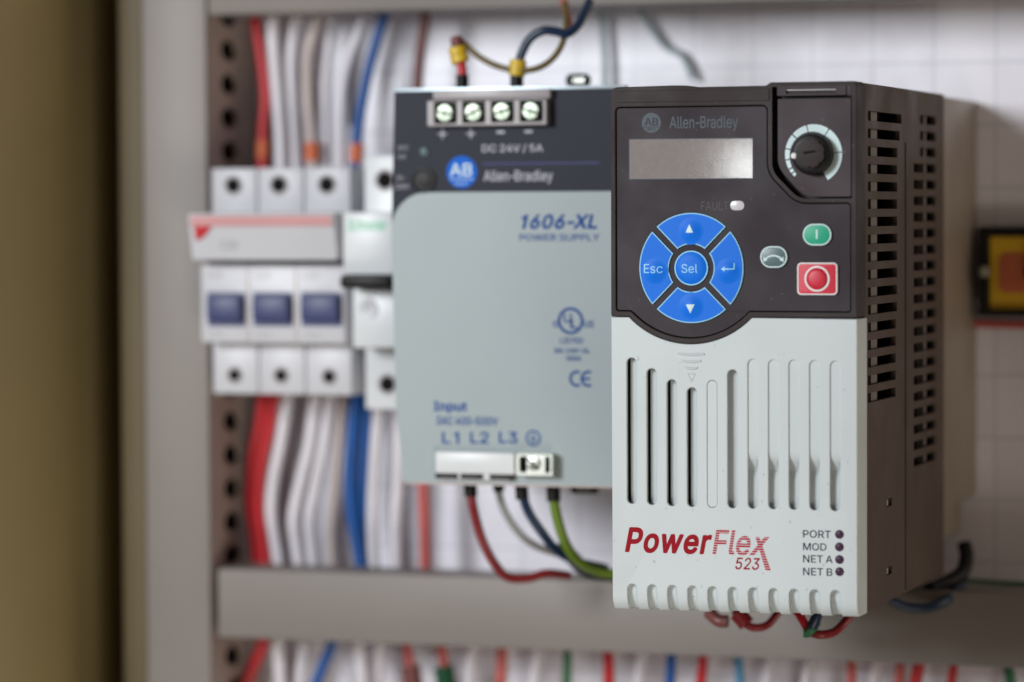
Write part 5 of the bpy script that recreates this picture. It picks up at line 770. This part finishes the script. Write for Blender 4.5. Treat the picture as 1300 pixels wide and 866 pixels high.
# input terminals
x0, zt2 = at(552.7,573.5,QY-3); x1, zb2 = at(653,603,QY-3)
obj('input_connector', box(box(B(), x0,x1,QY-3,QY+1,zb2,zt2,.4), x0+1, x1-2, QY-2, QY+3, zb2-2.0, zb2+.2, .3), 'brkwhite', ps)
g = B()
for u in (553,585,622): xx = at(u,605,QY-2)[0]; box(g, xx, xx+7.5, QY-2.6, QY+3, zb2-1.6, zb2-.1, .2)
obj('connector_clamp', g, 'black', ps)
x0, zt2 = at(655.5,575.5,QY-4); x1, zb2 = at(702.5,605,QY-4)
eb = obj('earth_terminal', plate(rect(x0,x1,zb2,zt2,.5), [rect(x0+1.3,x0+3.4,zb2+1.2,zt2-1,.2), rect(x1-2.4,x1-1.1,zb2+1.2,zt2-1,.2)], 5, FRONT(QY-4.5), .25), 'metal', ps, 20)
obj('terminal_floor', box(B(), x0+.5,x1-.5,QY-1.0,QY-.1,zb2+.5,zt2-.5), 'void', eb)
cx, cz = at(677,588.5,QY-5); screw(cx, cz, QY-5.4, 2.2, eb, 'metal', 40)
def ring_tab(u, v, Y, w, h, name):
    cx, cz = at(u, v, Y); g = plate(rnd([(cx-w,cz-h),(cx+w,cz-h),(cx+w,cz+h),(cx-w,cz+h)],h*.9,8), [rnd([(cx-w*.6,cz-h*.4),(cx+w*.6,cz-h*.4),(cx+w*.6,cz+h*.45),(cx-w*.6,cz+h*.45)],h*.35,5)], 2, FRONT(Y), .2)
    o = obj(name, g, 'black', ps); box_ = B(); box(box_, cx-w*.5, cx+w*.5, Y+.6, Y+1.4, cz-h*.3, cz+h*.35); obj('tab_pin', box_, 'metal', o)
ring_tab(733,102,QY+30, 4.0, 2.1, 'fixing_tab'); ring_tab(741,621,QY+30, 4.6, 1.5, 'fixing_tab')

# ================================================================== CIRCUIT BREAKERS
def breaker_hole(par, u, v, Y, r):
    cx, cz = at(u, v, Y); g = B(); lathe(g, cx, cz, [(r+.9,Y-.02),(r+.6,Y-.35),(r,Y-.3),(r*.95,Y+.4)], 28); obj('terminal_rim', g, 'housing', par)
    g = B(); lathe(g, cx, cz, [(r,Y-.2),(0,Y-.2)], 24); obj('terminal_opening', g, 'void', par)
BY = 125.0
b1 = thing('circuit_breaker', 'wide white three pole breaker with three navy toggles and a red striped label bar', 'circuit breaker', (-154, 150, 54), 'circuit breakers')
xm = [-179.3,-162.4,-145.5,-128.7]
zt3, zu = at(355,213,BY)[1], at(355,270,BY)[1]; zl, zb3 = at(355,439,BY)[1], at(355,501,BY)[1]
for i in range(3):
    for (u, v, r, lo, hi) in (([(296,236),(354,235),(415,234.5)][i])+(2.6,zu-2,zt3), ([(298,476.5),(357,477),(418,478.5)][i])+(2.1,zb3,zl+2)):
        up_ = obj('terminal_block', box(B(), xm[i]+.15, xm[i+1]-.15, BY, 164, lo, hi, .7), 'brk', b1)
        breaker_hole(up_, u, v, BY, r)
MY = 116.0; za, zb4 = at(345,336,MY)[1], at(345,436,MY)[1]
xa = at(254.5,385,MY)[0]; xb = at(438,385,MY)[0]; w = (xb-xa)/3
bodyb = obj('breaker_body', box(B(), xa, xb, MY, 160, zb4, za, 1.0), 'brk', b1)
g = B()
for i in (1,2): box(g, xa+w*i-.25, xa+w*i+.25, MY-.05, MY+.3, zb4+.8, za-.8)
obj('seam', g, 'postside', bodyb)
for i,(u0,u1) in enumerate(((264.5,308.5),(322.5,369),(383.5,431))):
    x0, z1_ = at(u0,374.5,MY-1); x1, z0_ = at(u1,412.5,MY-1)
    t_ = obj('toggle', box(B(), x0,x1,MY-3.5,MY+1,z0_+1,z1_,1.2), 'toggle', b1)
    obj('toggle_base', box(B(), x0-.6,x1+.6,MY-.3,MY+.2,z0_-.6,z1_+.8), 'toggle', t_)
for i in range(3):
    xx = xa+w*i+2.5
    obj('lettering', text_bm('C20', xx, xx+5.5, za-4.6, za-2.4, MY-.02), 'wgrey', bodyb)
    obj('lettering', text_bm('400-', xx, xx+7, zb4+2.2, zb4+3.8, MY-.02), 'wgrey', bodyb)
LY = 104.0; x0, z1_ = at(238,271,LY); x1, z0_ = at(424,331,LY)
g = box(B(), x0,x1,LY,BY+20,z0_,z1_,.8)
for v in g.verts:
    if v.co.z < (z0_+z1_)/2 and v.co.y < LY+5: v.co.y += 3
lb = obj('label_bar', g, 'brk', b1)
g = B(); box(g, x0+1.2, x1-.8, LY-.06, LY+.3, z1_-4.2, z1_-.9); obj('red_stripe', g, 'pink', lb)
g = B(); q0, q1 = at(245,276,LY), at(268,305,LY)
f = g.faces.new([g.verts.new((q_[0], LY+yy, q_[1])) for q_, yy in ((at(245,283,LY),.42-.1),(at(272,283,LY),.42-.1),(at(258,300,LY),.9),(at(247,306,LY),1.15))]); obj('red_badge', g, 'wred', lb)
g = text_bm('C20', q0[0]+9, q0[0]+15, z0_+3.6, z0_+6.6, LY+.2); 
for v in g.verts: v.co.y = LY-.1+3*max(0,(z1_-1-v.co.z)/(z1_-z0_-2))
obj('lettering', g, 'wgrey', lb)
# single pole one
b2 = thing('circuit_breaker', 'narrow white breaker with green printed label and black lever, half behind the power supply', 'circuit breaker', (-118, 150, 52), 'circuit breakers')
x0 = at(462,235,BY)[0]; x1 = x0+17.6
zt4 = at(480,197,BY)[1]; zb5 = at(485,520,BY)[1]
pm = obj('pole_module', box(B(), x0, x1, BY, 164, zb5, zt4, .7), 'brkwhite', b2)
breaker_hole(pm, 489, 229, BY, 2.8); breaker_hole(pm, 492, 488, BY, 2.6)
L2 = 107.0; xa = at(435,310,L2)[0]
z1_ = at(462,269,L2)[1]; z0_ = at(462,349,L2)[1]
lb2 = obj('label_bar', box(B(), xa, xa+17.6, L2, 150, z0_, z1_, .8), 'brkwhite', b2)
obj('lettering', text_px('Schneider', 441,492,278,293,L2, bold=.15, shear=.3), 'logogreen', lb2, label='green printed maker name')
zz = at(462,442,112)[1]; obj('lower_body', box(B(), xa+1.3, xa+18.6, 112, 150, zz, z0_-4.6, .8), 'brkwhite', b2)
x_, z_ = at(430.5,350,100); x2_, z2_ = at(491,366,100)
obj('lever', box(B(), x_, x_+17.4, 100, 114, z2_, z_, 1.0), 'black', b2)
g = B(); cx, cz = at(468,392,112); lathe(g, cx, cz, [(3.4,112),(3.2,111.4),(2.6,111.5),(0,111.6)], 28); obj('test_button', g, 'brk', b2)
obj('lettering', text_px('0', 464,470,384,396,111.5), 'wgrey', b2)

# ================================================================== WIRES
def wire(name, label, pts, r, m, Y=160, fer=None, group='loose wires', cat='wire'):
    P_ = [at3(q[0], q[1], q[2] if len(q) > 2 else Y) for q in pts]
    o = obj(name, tube(B(), P_, r), m, loc=P_[-1], sharp=60); tag(o, label, cat, group)
    for f_ in (fer or []):
        a, b, rr, mm = f_; A = at3(*a) if len(a) > 2 else at3(a[0], a[1], Y); Bq = at3(*b) if len(b) > 2 else at3(b[0], b[1], Y)
        obj('ferrule', tube(B(), [A, Bq], rr, 14), mm, o, 60)
    return o
T = 'wires above the breakers'; Wz = 155
wire('red_wire','red wire leading down into the left pole of the three pole breaker',[(322,8),(325,35),(331,70),(337,121),(334,165),(333,214)],1.9,'wred',Wz,[((334,178),(333,200),2.3,'orange')],T)
wire('white_wire','white wire right beside the red wire above the three pole breaker',[(345,8),(347,60),(352,120),(356,170),(357,214)],2.2,'wwhite',Wz,group=T)
wire('beige_wire','beige wire ending in an orange sleeve above the wide breaker',[(404,8),(401,30),(391,70),(390,110),(394,170),(397,214)],2.0,'wbeige',Wz,[((396,181),(397,204),2.7,'orange')],T)
wire('white_wire','white wire bending left between the beige wire and the upper blue wire',[(463,8),(456,40),(440,85),(433,130),(431,214)],2.0,'wwhite',Wz,group=T)
wire('grey_wire','slim grey wire curving behind the upper blue wire',[(470,8),(459,38),(448,75),(446,120),(446,160)],1.1,'wgrey',Wz+6,group=T)
wire('white_wire','broad white wire halfway between the first white wire and the beige wire',[(380,8),(373,40),(370,100),(376,214)],2.0,'wwhite',Wz+4,group=T)
wire('white_wire','white wire directly right of the beige wire with the orange sleeve',[(420,8),(417,60),(412,120),(416,214)],1.7,'wwhite',Wz+5,group=T)
wire('blue_wire','bright blue wire slanting down to the gap between the two breakers',[(491,8),(486,25),(476,60),(468,90),(459,135),(453,180),(451,214)],1.9,'wblue',Wz,[((454,182),(452,206),2.3,'orange')],T)
wire('brown_wire','brown red wire dropping behind the left half of the power supply',[(542,8),(539,30),(534,65),(531,100),(530,140)],1.8,'wbrown',Wz,group=T)
T = 'wires below the breakers'
wire('red_wire','dark red wire, outermost left below the three pole breaker',[(336,495),(330,540),(322,577),(318,633),(324,680),(330,740)],2.3,'wred',Wz,group=T)
wire('red_wire','brighter red wire, right hand one of the red pair below the breaker',[(349,495),(341,550),(332,590),(328,640),(333,680),(342,740)],1.9,'wred',Wz-2,group=T)
wire('white_wire','white wire hugging the red pair below the three pole breaker',[(366,495),(357,560),(347,610),(344,650),(350,690),(358,740)],2.2,'wwhite',Wz,group=T)
wire('white_wire','middle white wire below the three pole breaker, bowed to the left',[(400,495),(394,560),(382,610),(373,655),(376,690),(384,740)],2.3,'wwhite',Wz,group=T)
wire('white_wire','white wire bowed left just before the lower blue pair',[(420,495),(412,560),(402,610),(393,655),(395,690),(401,740)],2.0,'wwhite',Wz+2,group=T)
wire('beige_wire','beige wire close to the left side of the lower blue pair',[(436,495),(430,560),(424,620),(420,680),(424,740)],1.7,'wbeige',Wz+5,group=T)
wire('blue_wire','left hand wire of the blue pair below the gap between the breakers',[(452,495),(448,550),(445,600),(447,650),(456,700),(463,740)],2.3,'wblue',Wz,group=T)
wire('blue_wire','right hand wire of the blue pair below the gap between the breakers',[(466,495),(464,550),(461,600),(460,650),(463,700),(467,740)],1.8,'wblue',Wz+3,group=T)
wire('white_wire','white wire just right of the lower blue pair',[(482,495),(477,560),(473,630),(473,680),(476,740)],2.0,'wwhite',Wz+2,group=T)
wire('white_wire','white wire under the bottom left corner of the power supply',[(508,495),(506,600),(503,660),(504,740)],2.2,'wwhite',Wz+4,group=T)
wire('red_wire','faded red wire hanging straight below the left part of the power supply',[(537,590),(538,640),(540,690),(541,745)],2.1,'wpink',Wz,group=T)
T = 'power supply output leads'
# marker sleeves belong to the leads they sit on
wire('red_lead','red lead with yellow marker bands entering the first plus terminal',[(587,118,84),(587,96,84),(586,84,84),(583,68,84),(581,55,86)],1.5,'wred',84,[((587,116,84),(587,95,84),2.0,'black'),((585,79,84),(582,70,84),2.9,'yellow'),((582,69,84),(580,60,84),2.8,'yellow'),((581,60,84.3),(579.5,48,85),2.0,'wbrown')],T)
wire('olive_lead','brown olive lead looping from the red lead past the second yellow sleeve',[(581,52,86),(590,56,86),(604,69,85),(622,80,84),(642,87,83),(662,90,83),(684,86,84),(702,74,86),(714,55,88),(719,30,92),(717,5,98)],1.0,'wolive',85,None,T)
wire('dark_blue_lead','dark teal blue lead rising from the yellow sleeve to the top bar',[(656,118,84),(656,96,84),(658,82,84),(664,64,84),(674,48,84),(690,39,84),(706,40,85),(719,43,86),(732,34,88),(740,20,92),(748,2,98)],1.45,'wnavy',84,[((656,116,84),(656,94,84),2.1,'black'),((656,96,84),(658,76,84),2.7,'yellow')],T)
wire('red_wire','short red and pink wire end behind the dark blue lead near the top bar',[(716,2,110),(720,18,100),(722,32,96)],1.3,'wpink',100,None,T)
wire('grey_wire','pale teal grey wire hanging on the back wall above the power supply',[(764,6),(766,50),(768,80),(768,130)],1.1,'wpale',171,None,T)
wire('grey_wire','thin grey wire curving down the back wall behind the top of the drive',[(812,8),(820,25),(832,44),(845,60),(866,72),(880,100)],1.0,'wpale',172,None,T)
T = 'power supply input leads'
wire('dark_red_lead','dark red lead from the power supply bottom, bending right over the cross bar',[(596,602,86),(598,628,86),(602,650,86),(612,685,88),(628,716,92),(645,733,96),(670,734,100),(695,728,104),(722,731,112)],1.5,'wdark',86,[((596,606,86),(598,630,86),2.1,'black')],T)
wire('grey_lead','grey lead curving right from under the middle of the input terminals',[(632,604,96),(634,628,96),(642,652,96),(660,678,98),(680,693,102),(705,702,108),(735,708,116)],1.2,'wgrey',96,[((631,606,96),(634,624,96),1.8,'black')],T)
wire('navy_lead','navy blue lead slanting down from beside the earth terminal',[(661,604,86),(664,630,86),(672,652,87),(688,676,90),(706,698,95),(730,712,102),(770,722,112)],1.5,'wnavy',86,[((661,606,86),(663,634,86),2.1,'black')],T)
wire('green_yellow_lead','green and yellow earth lead curving from the power supply behind the drive',[(702,604,86),(703,632,86),(708,660,87),(718,690,90),(734,712,96),(760,726,104),(800,731,112)],1.6,'wyg',86,[((701.5,606,86),(703,636,86),2.2,'black')],T)
wire('black_lead','black lead running behind the green and yellow lead towards the drive',[(712,690,110),(732,718,108),(756,730,108),(800,733,112)],1.7,'black',108,None,T)
T = 'drive motor leads'
def dw(name, label, pts, r, m, fer=None): wire(name, label, pts, r, m, 60, fer, T)
dw('dark_red_lead','dark red lead with a thick end looping under the white drive cover',[(932,775,70),(944,790,70),(958,797,70),(975,793,72),(990,775,76)],1.25,'wdark',[((936,778,70),(948,793,70),2.6,'wdark')])
dw('brown_lead','dark brown lead stub under the middle of the white cover',[(900,778,74),(912,788,72),(924,789,72)],2.0,'wbrown')
dw('red_lead','red lead dropping left of the green tip under the right of the cover',[(1008,770,60),(1018,786,58),(1026,800,58)],1.3,'wred')
dw('dark_red_lead','dark red lead rising from the green tip to the right corner of the cover',[(1028,803,58),(1042,806,58),(1058,803,60),(1070,793,62),(1082,778,66)],1.35,'wdark')
dw('green_lead','short green lead tip hanging lowest under the drive',[(1037,790,58),(1031,799,56),(1025,804,56),(1021,804,56)],1.35,'wgreen')
dw('navy_lead','navy lead behind the green tip under the drive',[(1040,768,56),(1037,782,55),(1031,796,55)],1.7,'wnavy')
wire('blue_lead','blue lead looping under the back of the drive on the right',[(1130,762,120),(1150,770,122),(1175,772,124),(1198,764,128),(1212,752,134),(1220,744,140)],1.5,'wnavy',120,None,T)
wire('black_lead','thick black lead bundle hanging behind the lower back corner of the drive',[(1224,690,152),(1227,708,150),(1220,728,146),(1196,742,140),(1180,748,134)],2.4,'black',150,None,T)
wire('green_wire','dark green wire lying along the lower cross bar at the far right',[(1190,735,165),(1235,738,165),(1300,742,165),(1330,744,165)],.9,'wgreen',165,None,T)
T = 'wires below the lower cross bar'
bot = [(333,308,'red_wire','wred',2.4,'red wire under the lower cross bar, next to the perforated upright'),
 (352,356,'white_wire','wwhite',2.2,'white wire between the red wire and the slanting blue wire, bottom edge'),
 (420,398,'blue_wire','wblue',2.0,'blue wire slanting left under the left end of the lower cross bar'),
 (455,460,'white_wire','wwhite',2.2,'white wire just right of the slanting blue wire at the bottom edge'),
 (516,524,'red_wire','wpink',1.7,'faded red wire with a brown end under the lower cross bar'),
 (560,566,'red_wire','wpink',1.7,'faded red wire with a dark green end under the lower cross bar'),
 (637,635,'red_wire','wpink',1.9,'faded red wire between the dark green end and the green wire, bottom edge'),
 (720,719,'green_wire','wgreen',1.5,'dark green wire under the lower cross bar, left of the drive'),
 (771,773,'red_wire','wred',1.9,'red wire at the bottom edge just left of the drive'),
 (852,850,'blue_wire','wblue',1.8,'dark blue wire at the bottom edge under the left of the drive'),
 (893,889,'red_wire','wred',1.8,'red wire between the dark blue and the pale blue wire at the bottom edge'),
 (934,940,'pale_blue_wire','wsky',1.7,'pale blue wire at the bottom edge under the middle of the drive'),
 (1079,1081,'red_wire','wpink',1.6,'faded red wire at the bottom edge under the right end of the drive'),
 (1144,1140,'red_wire','wpink',1.5,'slim faded red wire at the bottom edge right of the drive'),
 (1171,1160,'red_wire','wred',2.0,'bright red slanting wire at the bottom edge right of the drive'),
 (1214,1206,'red_wire','wred',1.5,'last red wire towards the right end of the bottom edge'),
 (1274,1284,'green_wire','wgreen',1.8,'dark green wire in the bottom right corner')]
for u0, u1, nm, m_, r_, lab in bot:
    f_ = None
    if 'brown end' in lab: f_ = [((521,846),(527,890),3.4,'wbrown')]
    if 'dark green end' in lab: f_ = [((563,846),(570,890),3.4,'wgreen')]
    wire(nm, lab, [(u0,795),(u0,820),((u0+u1)/2+1,845),(u1,880),(u1-1,920)], r_, m_, Wz, f_, T)
for k, (u, w_) in enumerate(((382,'third'),(480,'fourth'),(596,'fifth'),(680,'sixth'),(812,'seventh'),(975,'eighth'),(1025,'ninth'),(1110,'tenth'))):
    nb = {382:'closest left of the slanting blue wire',480:'left of the wire with the brown end',596:'right of the dark green end',680:'left of the green wire',812:'right of the red wire left of the drive',975:'right of the pale blue wire',1025:'left of the faded red wire under the drive',1110:'right of the faded red wire under the drive'}[u]
    wire('white_wire', 'white wire under the lower cross bar, '+nb, [(u,795),(u+2,830),(u-1,870),(u,920)], 2.1, 'wwhite', Wz+6, None, T)
wire('pink_wire','pinkish red wire stretched level across the back wall under the yellow switch',[(1150,411,172),(1200,410,172),(1250,411,172),(1340,413,172)],1.4,'wpink',172,None,'loose wires')

# ================================================================== SWITCH on the right
sw = thing('isolator_switch', 'yellow and red isolator switch in a black frame at the right edge', 'switch', (at(1290,345,168)[0], 168, at(1290,400,168)[1]))
x0, z1_ = at(1241,288,166); x1, z0_ = at(1384,402,166)
obj('switch_frame', plate(rect(x0,x1,z0_,z1_,1), [rect(x0+3.6,x1-3.6,z0_+2.2,z1_-3.2,.5)], 10, FRONT(166), .5), 'black', sw, 20)
fp = obj('face_plate', box(B(), x0+3,x1-3,169,172,z0_+1.8,z1_-2.8), 'sigyellow', sw)
cx, cz = (x0+x1)/2+1, (z0_+z1_)/2
obj('red_field', plate(rect(x0+6.5,x1-6.5,cz-7,cz+6,3), [], .6, FRONT(168.3), .1), 'sigred', fp)
g = B(); lathe(g, cx, cz, [(3.6,169),(3.6,162),(3.1,161),(0,161)], 32); box(g, cx-1.1, cx+1.1, 157, 162, cz-5, cz+5, .6); obj('rotary_handle', g, 'black', sw)
g = B(); x_, z_ = at(1248.5,345,163); lathe(g, x_, z_, [(1.9,166),(1.8,164),(1.0,163.4),(0,163.3)], 24); obj('fixing_screw', g, 'metal', sw)

# ================================================================== LIGHT, WORLD, CAMERA
w = bpy.data.worlds.new('World'); bpy.context.scene.world = w; w.use_nodes = True
bgn = w.node_tree.nodes['Background']; bgn.inputs['Color'].default_value = (1.0,.78,.60,1); bgn.inputs['Strength'].default_value = .125
def area_light(name, loc, target, sx_, sy_, power, col):
    l = bpy.data.lights.new(name, 'AREA'); l.shape = 'RECTANGLE'; l.size = sx_; l.size_y = sy_; l.energy = power; l.color = col
    o = bpy.data.objects.new(name, l); C.objects.link(o); o.location = Vector(loc)*S
    o.rotation_euler = (Vector(target)*S-o.location).to_track_quat('-Z', 'Y').to_euler(); return o
area_light('key_lamp', (-560,-1040,375), (-40,100,80), .38, .38, 13.6, (.93,.97,1))
area_light('display_glare_lamp', (-236,-1046,140), (41,0,127), .02, .02, .035, (.95,1,1))  # small lamp added so that its reflection glares on the display
rl = area_light('wall_fill', (230,-420,-330), (-236,70,60), .20, .20, .22, (1,.93,.80)); rl.data.spread = math.radians(60)  # added fill, aimed to brighten the olive side wall
area_light('side_fill', (800,50,60), (72,90,70), .3, .3, 1.2, (1,.88,.70))  # added fill from the right, brightens the heat sink and cover side

cam = bpy.data.cameras.new('Camera'); co = bpy.data.objects.new('Camera', cam); C.objects.link(co)
mt = Matrix((RX, UX, -FX)).transposed().to_4x4(); mt.translation = CAM*S; co.matrix_world = mt
cam.sensor_width = 36; cam.lens = FPX*36/1300; cam.clip_start = .01; cam.clip_end = 20
cam.dof.use_dof = True; cam.dof.focus_distance = (Vector((36,20,80))-CAM).dot(FX)*S; cam.dof.aperture_fstop = 5.9
sc = bpy.context.scene; sc.camera = co
sc.view_settings.view_transform = 'Standard'; sc.view_settings.look = 'None'; sc.view_settings.exposure = 0; sc.view_settings.gamma = 1
